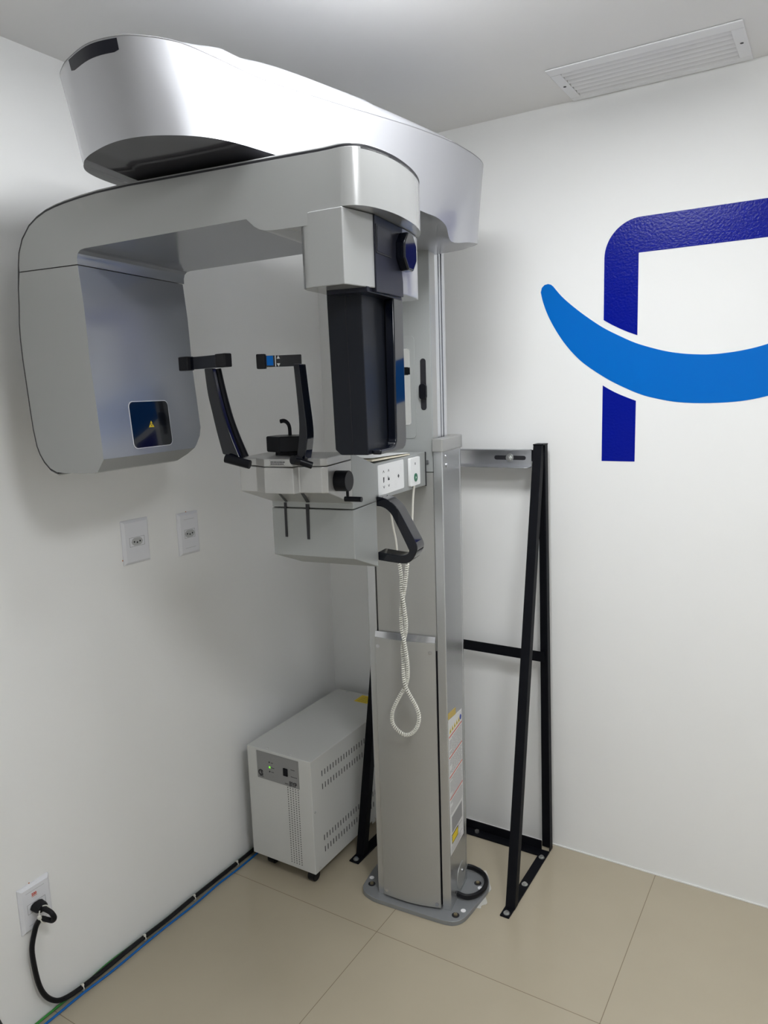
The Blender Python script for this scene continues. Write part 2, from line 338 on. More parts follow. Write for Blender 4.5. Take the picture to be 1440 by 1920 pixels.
# warning label on the column side (x = 0 plane)
lab = obj('warning_label', MB().prism([(0.006, 0.186), (0.127, 0.186), (0.127, 0.585), (0.006, 0.600)], 'yz', 0.0001, 0.0007), 'paper', mach, smooth=False)
lab['label'] = 'white warning label with red lines and a yellow laser sticker'
mb = MB(); mr = MB(); mg = MB()
def rowz(z): return z
for z in (0.545, 0.483, 0.424, 0.357): obj('red_line', MB().box(0.0006, 0.0009, 0.008, 0.125, z, z+0.0035), 'redink', lab, smooth=False)
import random
random.seed(4)
for top, bot in ((0.540, 0.490), (0.478, 0.430), (0.419, 0.364), (0.352, 0.312)):
    z = top
    while z > bot:
        y = 0.012 + (0.02 if random.random() < .3 else 0)
        while y < 0.118:
            l = random.uniform(0.008, 0.028); mg.box(0.0007, 0.00085, y, min(y+l, 0.122), z-0.0028, z-0.0008); y += l + 0.0025
        z -= 0.0048
mg.box(0.0007, 0.00085, 0.02, 0.115, 0.250, 0.300)
for k in range(9): mg.box(0.0007, 0.00085, 0.012, random.uniform(0.08, 0.12), 0.244-0.006*k if k < 3 else 0.222-0.004*k, 0.2455-0.006*k if k < 3 else 0.2235-0.004*k)
obj('label_text', mg, 'inkg', lab, smooth=False)
my = MB(); mk = MB()
for k in range(5):
    y = 0.013 + k*0.0195
    obj('warning_triangle', MB().prism([(y, 0.556), (y+0.016, 0.556), (y+0.008, 0.572)], 'yz', 0.0006, 0.00095), 'yellow', lab, smooth=False); obj('pictogram', MB().prism([(y+0.005, 0.559), (y+0.011, 0.559), (y+0.008, 0.567)], 'yz', 0.0009, 0.0011), 'ink', lab, smooth=False)
my.box(0.0007, 0.00095, 0.022, 0.072, 0.218, 0.241)
obj('laser_sticker', my, 'yellow', lab, smooth=False)
mk.box(0.0007, 0.0009, 0.019, 0.075, 0.215, 0.244)
obj('pictogram', MB().cyl((0.0006, 0.114, 0.565), (0.0011, 0.114, 0.565), 0.008, n=20), 'blueink', lab)
obj('sticker_border', mk, 'ink', lab, smooth=False)
obj('ochre_sticker', MB().prism([(0.006, 0.602), (0.072, 0.592), (0.072, 0.612), (0.006, 0.620)], 'yz', 0.0001, 0.0008), 'ochre', mach, smooth=False)

# ---- mirror window and light slider on the upper column
wp = obj('mirror_surround', MB().prism(rrect(-0.165, -0.072, 1.385, 1.652, 0.012), 'xz', 0.0025, 0.0045), 'carr', mach, bevel=0.0005)
obj('mirror', MB().prism(rrect(-0.155, -0.085, 1.421, 1.619, 0.008), 'xz', 0.0015, 0.0030), 'mirror', wp)
obj('slider_slot', MB().prism(rrect(-0.057, -0.0415, 1.459, 1.592, 0.0075), 'xz', 0.0030, 0.0045), 'gap', mach)
obj('slider_knob', MB().prism(rrect(-0.059, -0.0395, 1.487, 1.527, 0.008), 'xz', -0.006, 0.0035), 'black', mach, bevel=0.001)
obj('round_cap', MB().cyl((-0.048, 0.004, 1.842), (-0.048, 0.0025, 1.842), 0.008), 'carr', mach)

# ---- carriage holding chin rest
carr = obj('chin_rest_carriage', MB().prism([(-0.46, 1.2685), (-0.46, 1.384), (-0.45, 1.384), (-0.352, 1.354), (-0.335, 1.3515), (-0.004, 1.350), (-0.004, 1.262), (-0.335, 1.2685)], 'yz', -0.190, -0.045), 'carr', mach, bevel=0.0015)
obj('upper_housing', MB().prism([(-0.461, 1.2685), (-0.461, 1.384), (-0.45, 1.385), (-0.352, 1.355), (-0.343, 1.352), (-0.343, 1.2685)], 'yz', -0.237, -0.0395), 'carr', carr, bevel=0.002)
obj('lower_housing', MB().prism([(-0.462, 1.2668), (-0.462, 1.162), (-0.343, 1.1185), (-0.343, 1.2668)], 'yz', -0.2375, -0.039), 'carr', carr, bevel=0.002)
obj('guide_slot', MB().hexa([(-0.206, -0.4635, 1.203), (-0.2005, -0.4635, 1.203), (-0.2005, -0.459, 1.203), (-0.206, -0.459, 1.203), (-0.2055, -0.4635, 1.279), (-0.200, -0.4635, 1.279), (-0.200, -0.459, 1.279), (-0.2055, -0.459, 1.279)]), 'gap', carr, smooth=False)
obj('guide_slot', MB().hexa([(-0.1515, -0.4635, 1.200), (-0.1455, -0.4635, 1.200), (-0.1455, -0.459, 1.200), (-0.1515, -0.459, 1.200), (-0.152, -0.4635, 1.277), (-0.144, -0.4635, 1.277), (-0.144, -0.459, 1.277), (-0.152, -0.459, 1.277)]), 'gap', carr, smooth=False)
obj('end_trim', MB().box(-0.046, -0.0435, -0.0095, -0.0045, 1.260, 1.3505), 'gap', carr, smooth=False)
# control panel
kp = obj('keypad', MB().prism(rrect(-0.318, -0.163, 1.276, 1.346, 0.004, 3), 'yz', -0.0455, -0.0438), 'whitep', carr)
KI = lambda pts: obj('keypad_icon', MB().prism(pts, 'yz', -0.0440, -0.0434), 'ink', kp, smooth=False)
for y, z in ((-0.287, 1.329), (-0.287, 1.293), (-0.258, 1.329), (-0.258, 1.293)):
    s = 1 if z > 1.31 else -1
    KI([(y-.004, z-.002*s), (y, z+.003*s), (y+.004, z-.002*s), (y+.004, z-.0035*s), (y, z+.001*s), (y-.004, z-.0035*s)])
KI([(-0.290, 1.316), (-0.284, 1.316), (-0.285, 1.305), (-0.289, 1.303)])
KI([(-0.263, 1.306), (-0.253, 1.306), (-0.255, 1.313), (-0.259, 1.310), (-0.263, 1.317)])
KI([(-0.203, 1.309), (-0.198, 1.304), (-0.193, 1.309), (-0.198, 1.314)])
for y, z in ((-0.182, 1.327), (-0.216, 1.291), (-0.198, 1.309)):
    mb = MB()
    mb.rings([[(-0.0438, y + q*math.cos(2*math.pi*k/24), z + q*math.sin(2*math.pi*k/24)) for k in range(24)] for q in (0.0085, 0.0078)], cap=(False, False))
    mb.rings([[(-0.0436, y + q*math.cos(2*math.pi*k/24), z + q*math.sin(2*math.pi*k/24)) for k in range(24)] for q in (0.0035, 0.0025)], cap=(False, False))
    obj('key_ring', mb, 'paper', kp, smooth=False)
# chin unit on the front of the carriage
ou = [(-0.237, -0.461), (-0.2255, -0.590), (-0.222, -0.597), (-0.181, -0.600), (-0.150, -0.621), (-0.086, -0.621), (-0.083, -0.603), (-0.036, -0.600), (-0.0265, -0.592), (-0.0395, -0.461)]
def unit(z0f, z0b, z1, inset=0.0):
    mb = MB()
    def sc(p): return (-0.13 + (p[0]+0.13)*(1-inset), -0.461 + (p[1]+0.461)*(1-inset*.6))
    o2 = [sc(p) for p in ou]
    zf = lambda y: z0b + (z0f-z0b)*min(1, (-0.461-y)/0.13)
    mb.rings([[(x, y, zf(y)) for x, y in o2], [(x, y, z1) for x, y in o2]]); return mb
chin = obj('chin_rest_unit', unit(1.3215, 1.281, 1.3725), 'chinu', mach, bevel=0.002, seg=3, ang=20)
obj('top_lid', unit(1.3737, 1.3737, 1.389, 0.004), 'chinu', chin, bevel=0.002, seg=3, ang=20)
obj('slot_channel', MB().hexa([(-0.1995, -0.468, 1.2815), (-0.194, -0.468, 1.2815), (-0.130, -0.60, 1.3205), (-0.1355, -0.60, 1.3205), (-0.1995, -0.468, 1.284), (-0.194, -0.468, 1.284), (-0.130, -0.60, 1.324), (-0.1355, -0.60, 1.324)]), 'gap', chin, smooth=False)
obj('slot_channel', MB().hexa([(-0.1475, -0.468, 1.2815), (-0.139, -0.468, 1.2815), (-0.076, -0.60, 1.3205), (-0.083, -0.60, 1.3205), (-0.1475, -0.468, 1.284), (-0.139, -0.468, 1.284), (-0.076, -0.60, 1.324), (-0.083, -0.60, 1.324)]), 'gap', chin, smooth=False)
tb = MB(); random.seed(2)
for z in (1.3832, 1.3795):
    x = -0.134
    while x < -0.106: l = random.uniform(.002, .006); tb.box(x, x+l, -0.6215, -0.6205, z-.0009, z+.0009); x += l+.001
tb.box(-0.1365, -0.103, -0.6212, -0.6206, 1.3866, 1.3869).box(-0.1365, -0.103, -0.6212, -0.6206, 1.3766, 1.3769)
obj('rating_label', tb, 'ink', chin, smooth=False)
sp = MB(); sp.box(-0.034, -0.0315, -0.545, -0.5445, 1.30, 1.372).box(-0.034, -0.0315, -0.525, -0.5245, 1.31, 1.372)
obj('side_knob', MB().cyl((-0.040, -0.548, 1.340), (-0.003, -0.548, 1.340), 0.0205, n=36), 'black', chin, bevel=0.0015)
lv = MB().cyl((-0.012, -0.552, 1.305), (0.024, -0.552, 1.305), 0.0052, n=16).cyl((-0.006, -0.552, 1.305), (-0.006, -0.552, 1.322), 0.003, n=12)
obj('locking_lever', lv, 'black', chin)
# chin cup block and hook
cb = MB(); cb.prism([(-0.190, -0.545), (-0.146, -0.565), (-0.105, -0.545), (-0.105, -0.505), (-0.125, -0.49), (-0.175, -0.49), (-0.190, -0.51)], 'xy', 1.396, 1.428)
cbo = obj('chin_cup', cb, 'black', chin, bevel=0.003)
cb = MB(); cb.prism([(-0.172, -0.540), (-0.135, -0.550), (-0.11, -0.535), (-0.11, -0.50), (-0.16, -0.50)], 'xy', 1.388, 1.398); obj('chin_cup_foot', cb, 'black', chin)
hk = catmull([(-0.1475, -0.52, 1.428), (-0.1480, -0.52, 1.444), (-0.152, -0.52, 1.453), (-0.160, -0.52, 1.4575), (-0.169, -0.52, 1.4565)], 6)
obj('chin_hook', MB().tube(hk, 0.0042, 8, flat=0.6), 'black', chin)
# temple supports: arm, hinge, head bar, pads
def blade(L_, R_, y0, y1, name='temple_arm'):
    l = catmull([(x, 0, z) for x, z in L_], 5); r_ = catmull([(x, 0, z) for x, z in R_], 5)
    poly = [(p.x, p.z) for p in l] + [(p.x, p.z) for p in r_[::-1]]
    return obj(name, MB().prism(poly, 'xz', y0, y1), 'gloss', chin, bevel=0.002, ang=40)
tl_ = blade([(-0.266, 1.565), (-0.262, 1.518), (-0.255, 1.483), (-0.247, 1.444), (-0.236, 1.399)], [(-0.247, 1.565), (-0.238, 1.518), (-0.226, 1.470), (-0.213, 1.431), (-0.196, 1.390)], -0.632, -0.618); tl_['label'] = 'wide black temple arm nearer the tube housing'
bl2 = MB(); lw = catmull([(-0.247, -0.612, 1.564), (-0.238, -0.612, 1.518), (-0.226, -0.612, 1.470), (-0.212, -0.612, 1.431), (-0.195, -0.612, 1.392)], 5)
obj('arm_rib', bl2.tube(lw, 0.0060, 8), 'black', tl_)
tr_ = blade([(-0.077, 1.566), (-0.0735, 1.513), (-0.071, 1.462), (-0.073, 1.431), (-0.079, 1.393)], [(-0.0645, 1.566), (-0.060, 1.512), (-0.054, 1.446), (-0.057, 1.412), (-0.064, 1.384)], -0.615, -0.588); tr_['label'] = 'narrow glossy temple arm nearer the sensor'
obj('temple_hinge', MB().cyl((-0.224, -0.640, 1.392), (-0.176, -0.628, 1.3785), 0.0088, n=20), 'black', chin, bevel=0.001)
obj('temple_hinge', MB().cyl((-0.0705, -0.645, 1.390), (-0.066, -0.628, 1.3865), 0.0088, n=20).cyl((-0.066, -0.633, 1.387), (-0.045, -0.618, 1.377), 0.0068, n=20), 'black', chin, bevel=0.0008)
def headbar(c, d, length, bow, h, th, pads, plen=0.030):
    c = Vector(c); d = Vector(d).normalized(); n = Vector((d.y, -d.x, 0)); out = []
    ctr = [c + d*(length*(k/10-0.5)) + n*bow*(1-(2*(k/10-0.5))**2) for k in range(11)]
    mb = MB(); rg = []
    for p in ctr: rg.append([p + n*th/2 - Vector((0, 0, h/2)), p - n*th/2 - Vector((0, 0, h/2)), p - n*th/2 + Vector((0, 0, h/2)), p + n*th/2 + Vector((0, 0, h/2))])
    mb.rings(rg); bar = obj('temple_bar', mb, 'gloss', chin, bevel=0.001)
    for a, hh in pads:
        mb = MB(); p = ctr[0] if a < 0 else ctr[-1]; q = p - d*a*plen; rg = []
        for e in (p + d*a*0.002, q): rg.append([e + n*th*.85 - Vector((0, 0, hh/2)), e - n*th*.85 - Vector((0, 0, hh/2)), e - n*th*.85 + Vector((0, 0, hh/2)), e + n*th*.85 + Vector((0, 0, hh/2))])
        mb.rings(rg); obj('rubber_pad', mb, 'rubber', bar, bevel=0.002)
    return bar
headbar((-0.279, -0.612, 1.5785), (1.0, -0.35, 0), 0.156, -0.008, 0.0245, 0.010, ((-1, 0.0275), (1, 0.0255)))
hb = headbar((-0.1358, -0.5645, 1.5755), (0.90, 0.33, 0), 0.086, -0.006, 0.022, 0.008, ((-1, 0.0285),), 0.016)
hb['label'] = 'temple bar with a small blue and white adjuster'
def onbar(x0, x1, z0, z1, m_, nm, tri=0):
    d = Vector((0.90, 0.33, 0)).normalized(); n = Vector((d.y, -d.x, 0)); c = Vector((-0.1358, -0.5645, 0)); F = []
    P_ = lambda s_, z, o: c + d*s_ + n*(-0.006*(1-(2*s_/0.086)**2) + o) + Vector((0, 0, z))
    sh = [(x0, z0), (x1, z0), (x1, z1), (x0, z1)] if not tri else [(x0, z0), (x1, z0), ((x0+x1)/2, z1)]
    mb = MB(); mb.rings([[P_(a, z, 0.0036) for a, z in sh], [P_(a, z, 0.0050) for a, z in sh]]); return obj(nm, mb, m_, hb, smooth=False)
onbar(-0.0255, -0.0130, 1.5675, 1.586, 'azure', 'blue_adjuster')
onbar(-0.0060, 0.0005, 1.5800, 1.5860, 'paper', 'white_arrow', 1)
onbar(-0.0060, 0.0005, 1.5710, 1.5650, 'paper', 'white_arrow', 1)
onbar(-0.0090, -0.0078, 1.5650, 1.5865, 'alu', 'chrome_edge')

# ---- hand grip beside the carriage
go = catmull([(-0.041, 0, 1.2785), (-0.030, 0, 1.2775), (-0.012, 0, 1.272), (0.004, 0, 1.260), (0.014, 0, 1.247), (0.040, 0, 1.200), (0.0535, 0, 1.174), (0.054, 0, 1.160), (0.045, 0, 1.142), (0.034, 0, 1.132), (0.020, 0, 1.1285), (-0.010, 0, 1.130), (-0.041, 0, 1.133)], 4)
gi = catmull([(-0.041, 0, 1.257), (-0.030, 0, 1.256), (-0.018, 0, 1.251), (-0.006, 0, 1.240), (0.004, 0, 1.222), (0.020, 0, 1.190), (0.032, 0, 1.165), (0.034, 0, 1.157), (0.028, 0, 1.150), (0.018, 0, 1.147), (0.006, 0, 1.147), (-0.014, 0, 1.149), (-0.041, 0, 1.152)], 4)
mb = MB()
for y in (0,):
    rg = []
    for a, b in zip(go, gi): rg.append([(a.x, -0.340, a.z), (a.x, -0.296, a.z), (b.x, -0.296, b.z), (b.x, -0.340, b.z)])
    mb.rings(rg)
hg = obj('hand_grip', mb, 'gloss', mach, bevel=0.003, ang=50); hg['label'] = 'glossy black loop handle'

# ---- rotating gantry: crossbeam, tube housing, sensor
beam = [(-0.6505, 1.7722), (-0.6500, 1.785), (-0.645, 1.808), (-0.633, 1.832), (-0.611, 1.855), (-0.590, 1.867), (-0.565, 1.8765), (-0.54, 1.882), (-0.515, 1.886), (-0.475, 1.8905), (-0.433, 1.894), (-0.356, 1.8965), (-0.235, 1.897), (0.17, 1.897),
        (0.17, 1.8075), (0.0785, 1.8075), (0.0765, 1.786), (-0.055, 1.7855), (-0.068, 1.7865), (-0.080, 1.790), (-0.090, 1.7955), (-0.098, 1.803), (-0.105, 1.8095), (-0.339, 1.8035), (-0.474, 1.7995), (-0.485, 1.7975), (-0.4915, 1.792), (-0.4945, 1.784), (-0.4950, 1.7722)]
pl_ = catmull([(0.045, -0.7005, 0), (0.066, -0.7025, 0), (0.084, -0.7040, 0), (0.101, -0.6985, 0), (0.1145, -0.684, 0), (0.1235, -0.662, 0), (0.130, -0.637, 0), (0.1345, -0.605, 0), (0.1355, -0.572, 0), (0.1345, -0.538, 0), (0.131, -0.503, 0), (0.124, -0.465, 0), (0.113, -0.430, 0), (0.096, -0.402, 0), (0.072, -0.384, 0), (0.045, -0.378, 0)], 3)
plan = [(-0.80, -0.700)] + [(p.x, p.y) for p in pl_] + [(-0.80, -0.378)]
def planned(profile, plan_, y0=-0.8, y1=-0.3, z0=1.2, z1=2.0):
    return isect([tmp(MB().prism(profile, 'xz', y0, y1)), tmp(MB().prism(plan_, 'xy', z0, z1))])
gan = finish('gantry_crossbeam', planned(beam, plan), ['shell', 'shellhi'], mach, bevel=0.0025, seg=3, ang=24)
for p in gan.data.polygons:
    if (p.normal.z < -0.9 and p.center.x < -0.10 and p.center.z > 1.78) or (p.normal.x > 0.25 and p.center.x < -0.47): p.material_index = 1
hp = [(-0.6505, 1.7705), (-0.6570, 1.74), (-0.660, 1.707), (-0.665, 1.67), (-0.6665, 1.636), (-0.666, 1.60), (-0.664, 1.564), (-0.660, 1.491), (-0.6575, 1.455), (-0.652, 1.420), (-0.646, 1.404), (-0.636, 1.388), (-0.622, 1.374), (-0.605, 1.3665), (-0.58, 1.364), (-0.500, 1.3655), (-0.493, 1.368), (-0.4745, 1.3935), (-0.4755, 1.424), (-0.4785, 1.47), (-0.482, 1.522), (-0.4865, 1.592), (-0.487, 1.64), (-0.4885, 1.694), (-0.4945, 1.7705)]
yz = [(-0.7003, 1.80), (-0.7003, 1.366), (-0.70, 1.355), (-0.500, 1.355), (-0.455, 1.366), (-0.425, 1.381), (-0.402, 1.400), (-0.386, 1.420), (-0.379, 1.44), (-0.382, 1.6), (-0.384, 1.80)]
a = tmp(MB().prism(hp, 'xz', -0.75, -0.33)); b = tmp(MB().prism(yz, 'yz', -0.9, -0.3))
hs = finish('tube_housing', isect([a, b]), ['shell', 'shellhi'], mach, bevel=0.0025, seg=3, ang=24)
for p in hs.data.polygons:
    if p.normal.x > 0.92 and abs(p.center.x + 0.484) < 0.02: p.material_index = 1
# inner window of the tube housing
wn = MB().prism(rrect(-0.612, -0.487, 1.407, 1.507, 0.012), 'yz', -0.487, -0.4755)
wd = obj('window_rim', wn, 'white', hs)
for v_ in wd.data.vertices: v_.co.x += (1.457 - v_.co.z)*0.066 - 0.0012
w2 = MB().prism(rrect(-0.6105, -0.4885, 1.4085, 1.5055, 0.011), 'yz', -0.487, -0.4750)
wd = obj('xray_window', w2, 'gloss', hs)
for v_ in wd.data.vertices: v_.co.x += (1.457 - v_.co.z)*0.066 - 0.0012
tg = MB().prism([(-0.559, 1.450), (-0.542, 1.450), (-0.5505, 1.4635)], 'yz', -0.4770, -0.4755); obj('radiation_triangle', tg, 'yellow', hs, smooth=False)
tg = MB().prism([(-0.5525, 1.4525), (-0.5485, 1.4525), (-0.5505, 1.4555)], 'yz', -0.4757, -0.4752).prism([(-0.5555, 1.4555), (-0.5525, 1.4590), (-0.5515, 1.4565)], 'yz', -0.4757, -0.4752).prism([(-0.5455, 1.4555), (-0.5485, 1.4590), (-0.5495, 1.4565)], 'yz', -0.4757, -0.4752)
obj('radiation_symbol', tg, 'ink', hs, smooth=False)
# outer rim: dark gasket then silver back cover following the outline
outer = [(-0.603, 1.3665), (-0.622, 1.374), (-0.636, 1.388), (-0.646, 1.404), (-0.652, 1.420), (-0.6575, 1.455), (-0.660, 1.491), (-0.664, 1.564), (-0.666, 1.60), (-0.6665, 1.636), (-0.665, 1.67), (-0.660, 1.707), (-0.657, 1.74), (-0.6500, 1.785), (-0.645, 1.808), (-0.633, 1.832), (-0.611, 1.855), (-0.590, 1.867), (-0.565, 1.8765), (-0.54, 1.882), (-0.515, 1.886), (-0.475, 1.8905), (-0.433, 1.894), (-0.356, 1.8965), (-0.235, 1.897), (0.17, 1.897)]
def offs(pl, d):
    out = []
    for i, p in enumerate(pl):
        a, b = Vector(pl[max(i-1, 0)]), Vector(pl[min(i+1, len(pl)-1)]); t = (b-a).normalized(); n = Vector((-t.y, t.x)); out.append((p[0]+n.x*d, p[1]+n.y*d))
    return out
p1 = [(x, y) if y > -0.69 else (x, -0.699 if x < 0.03 else y+.001) for x, y in plan]
finish('rim_gasket', planned(offs(outer, -0.003) + offs(outer, 0.0040)[::-1], p1), 'gap', gan, smooth=True)
def shrink(pl, d): return [(x - (d if x > -0.7 else 0)*(1 if x > 0.06 else 0), y + (d if y < -0.55 else -d)) for x, y in pl]
finish('back_cover', planned(offs(outer, 0.0040) + offs(outer, 0.0085)[::-1], shrink(plan, 0.005)), 'shell', gan, bevel=0.002, ang=40)
obj('inner_mark', MB().box(-0.028, -0.008, -0.415, -0.402, 1.8035, 1.8062), 'gap', gan, smooth=False)
# sensor mount
mp = [(-0.006, -0.60), (-0.008, -0.675), (-0.004, -0.690), (0.005, -0.698), (0.018, -0.7015), (0.034, -0.7035), (0.0815, -0.7070), (0.1025, -0.6335), (0.1025, -0.52), (-0.006, -0.52)]
mt = obj('sensor_mount', MB().prism(mp, 'xy', 1.6855, 1.8068), 'shell', mach, bevel=0.002, seg=3, ang=40)
obj('mount_seam', MB().box(0.0335, 0.0342, -0.7028, -0.700, 1.687, 1.7855), 'gap', mt, smooth=False)
mq = [(0.0, -0.52), (0.100, -0.52), (0.1035, -0.5195), (0.1045, -0.49), (0.1035, -0.455), (0.1005, -0.425), (0.094, -0.400), (0.0, -0.40)]
obj('mount_rear_cover', MB().prism(mq, 'xy', 1.688, 1.8068), 'pearl', mt, bevel=0.002)
kpz = [(-0.6325, 1.8060), (-0.505, 1.8060), (-0.508, 1.79), (-0.515, 1.78), (-0.524, 1.765), (-0.524, 1.745), (-0.512, 1.727), (-0.508, 1.71), (-0.508, 1.6825), (-0.6325, 1.6795)]
bpl = obj('locking_plate', MB().prism(kpz, 'yz', 0.060, 0.1055), 'plateb', mt, bevel=0.0012)
obj('recess_panel', MB().prism(rrect(-0.630, -0.563, 1.744, 1.792, 0.002, 2), 'yz', 0.1053, 0.1066), 'gap', bpl)
obj('recess_face', MB().prism(rrect(-0.626, -0.567, 1.747, 1.789, 0.002, 2), 'yz', 0.1054, 0.1072), 'plateb', bpl)
oc = [(-0.511 + (0.030 if k % 2 == 0 else 0.0275)*math.cos(R(22.5*k))*1.0, 1.7615 + (0.0355 if k % 2 == 0 else 0.033)*math.sin(R(22.5*k))) for k in range(16)]
oc = [(-0.510 + 0.033*math.cos(R(45*k+22.5)), 1.7615 + 0.0365*math.sin(R(45*k+22.5))) for k in range(8)]
obj('sensor_knob', MB().prism(oc, 'yz', 0.104, 0.1235), 'gloss', mt, bevel=0.004, seg=3)
# sensor box
sx_ = [(0.0065, 1.6865), (0.0065, 1.676), (0.0115, 1.4075), (0.0225, 1.398), (0.0775, 1.398), (0.0745, 1.688)]
sen = obj('sensor_box', MB().prism(sx_, 'xz', -0.630, -0.455), 'sensor', mach, bevel=0.002)
obj('casing_seam', MB().hexa([(0.0473, -0.6308, 1.3985), (0.0481, -0.6308, 1.3985), (0.0481, -0.6285, 1.3985), (0.0473, -0.6285, 1.3985), (0.0433, -0.6308, 1.685), (0.0441, -0.6308, 1.685), (0.0441, -0.6285, 1.685), (0.0433, -0.6285, 1.685)]), 'gap', sen, smooth=False)
obj('mount_foot', MB().box(0.02, 0.098, -0.655, -0.50, 1.678, 1.687), 'plateb', sen, bevel=0.001)
fo = [(-0.5365, 1.703), (-0.533, 1.7085), (-0.527, 1.7105), (-0.500, 1.7105), (-0.493, 1.706), (-0.4905, 1.700), (-0.4895, 1.425), (-0.491, 1.413), (-0.497, 1.4035), (-0.508, 1.3985), (-0.616, 1.3975), (-0.616, 1.4065), (-0.560, 1.4075), (-0.548, 1.4105), (-0.542, 1.417), (-0.5405, 1.428)]
obj('sensor_handle', MB().prism(fo, 'yz', 0.0775, 0.0965), 'gloss', sen, bevel=0.0035, seg=3, ang=50)

# ---- overhead arm
top = [(-0.403, -0.792), (-0.370, -0.818), (-0.338, -0.836), (-0.278, -0.859), (-0.233, -0.861), (-0.192, -0.848), (-0.149, -0.802), (-0.130, -0.735), (-0.112, -0.640), (-0.087, -0.566), (-0.058, -0.497), (-0.032, -0.435), (-0.003, -0.372), (0.033, -0.290), (0.057, -0.226), (0.081, -0.150), (0.096, -0.080), (0.104, -0.010), (0.103, 0.049), (0.088, 0.100), (0.050, 0.145), (-0.02, 0.170), (-0.115, 0.178), (-0.21, 0.170), (-0.28, 0.145), (-0.32, 0.09), (-0.338, 0.0), (-0.36, -0.12), (-0.395, -0.28), (-0.435, -0.45), (-0.458, -0.60), (-0.455, -0.69), (-0.437, -0.745)]
bot = [(-0.378, -0.781, 1.92), (-0.352, -0.800, 1.92), (-0.322, -0.815, 1.92), (-0.275, -0.832, 1.92), (-0.230, -0.838, 1.92), (-0.182, -0.829, 1.92), (-0.130, -0.797, 1.92), (-0.096, -0.750, 1.92), (-0.072, -0.670, 1.92), (-0.052, -0.590, 1.92), (-0.034, -0.520, 1.919), (-0.016, -0.450, 1.917), (0.003, -0.380, 1.912), (0.030, -0.285, 1.902), (0.047, -0.220, 1.8965), (0.056, -0.165, 1.8955), (0.060, -0.115, 1.886), (0.062, -0.082, 1.8565), (0.090, -0.030, 1.860), (0.092, 0.035, 1.866), (0.045, 0.092, 1.870), (-0.02, 0.112, 1.872), (-0.115, 0.120, 1.872), (-0.21, 0.112, 1.872), (-0.28, 0.09, 1.870), (-0.315, 0.04, 1.866), (-0.325, -0.08, 1.860), (-0.345, -0.16, 1.890), (-0.375, -0.30, 1.902), (-0.405, -0.45, 1.915), (-0.426, -0.60, 1.92), (-0.427, -0.68, 1.92), (-0.412, -0.742, 1.92)]
NT = 5
topc = catmull([(x, y, 2.06) for x, y in top], NT, True); botc = catmull(bot, NT, True)
spine = [Vector((-0.281, -0.685)), Vector((-0.236, -0.622)), Vector((-0.21, -0.30)), Vector((-0.13, -0.10)), Vector((-0.115, 0.02))]
def near(p):
    best = None; acc = 0; tot = sum((b-a).length for a, b in zip(spine, spine[1:]))
    for a, b in zip(spine, spine[1:]):
        d = b-a; t = max(0, min(1, (Vector((p.x, p.y))-a).dot(d)/d.length_squared)); q = a+d*t; ds = (Vector((p.x, p.y))-q).length
        if best is None or ds < best[0]: best = (ds, q, (acc+d.length*t)/tot)
        acc += d.length
    return best[1], best[2]
def sstep(x, a, b):
    t = max(0, min(1, (x-a)/(b-a))); return t*t*(3-2*t)
rg = [botc]
for k in (0.35, 0.7): rg.append([b.lerp(t, k) + Vector((0, 0, 0)) for b, t in zip(botc, topc)])
rg.append([t - Vector((0, 0, 0.0015)) for t in topc])
mb = MB(); mb.rings(rg, cap=(False, False))
mb_bot = []
# underside skin
def under(y):
    if y < -0.30: return 1.920
    return 1.905 + (1.920-1.905)*(-(y+0.18)/0.12) if y < -0.18 else 1.905 - 0.045*sstep(y, -0.18, -0.03)
arm = obj('overhead_arm', mb, 'pearl', mach, ang=50)
mb = MB(); bm_ = mb.bm
bm_.faces.new([bm_.verts.new((p.x, p.y, 0)) for p in botc])
for k in range(18):
    bmesh.ops.bisect_plane(bm_, geom=bm_.verts[:]+bm_.edges[:]+bm_.faces[:], plane_co=(0, -0.21+0.02*k, 0), plane_no=(0, 1, 0))
for k in range(13):
    bmesh.ops.bisect_plane(bm_, geom=bm_.verts[:]+bm_.edges[:]+bm_.faces[:], plane_co=(-0.40+0.04*k, 0, 0), plane_no=(1, 0, 0))
for vt in bm_.verts:
    P2 = Vector((vt.co.x, vt.co.y)); best = (9, 0)
    for a, b in zip(botc, botc[1:]+botc[:1]):
        A2 = Vector((a.x, a.y)); d2 = Vector((b.x-a.x, b.y-a.y)); t = max(0, min(1, (P2-A2).dot(d2)/max(1e-12, d2.length_squared)))
        ds = (P2-A2-d2*t).length
        if ds < best[0]: best = (ds, a.z+(b.z-a.z)*t)
    wgt = min(1, best[0]/0.03); vt.co.z = best[1]*(1-wgt) + under(vt.co.y)*wgt
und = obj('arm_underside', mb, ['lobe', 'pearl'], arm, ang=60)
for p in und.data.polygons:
    if p.center.y > -0.42: p.material_index = 1
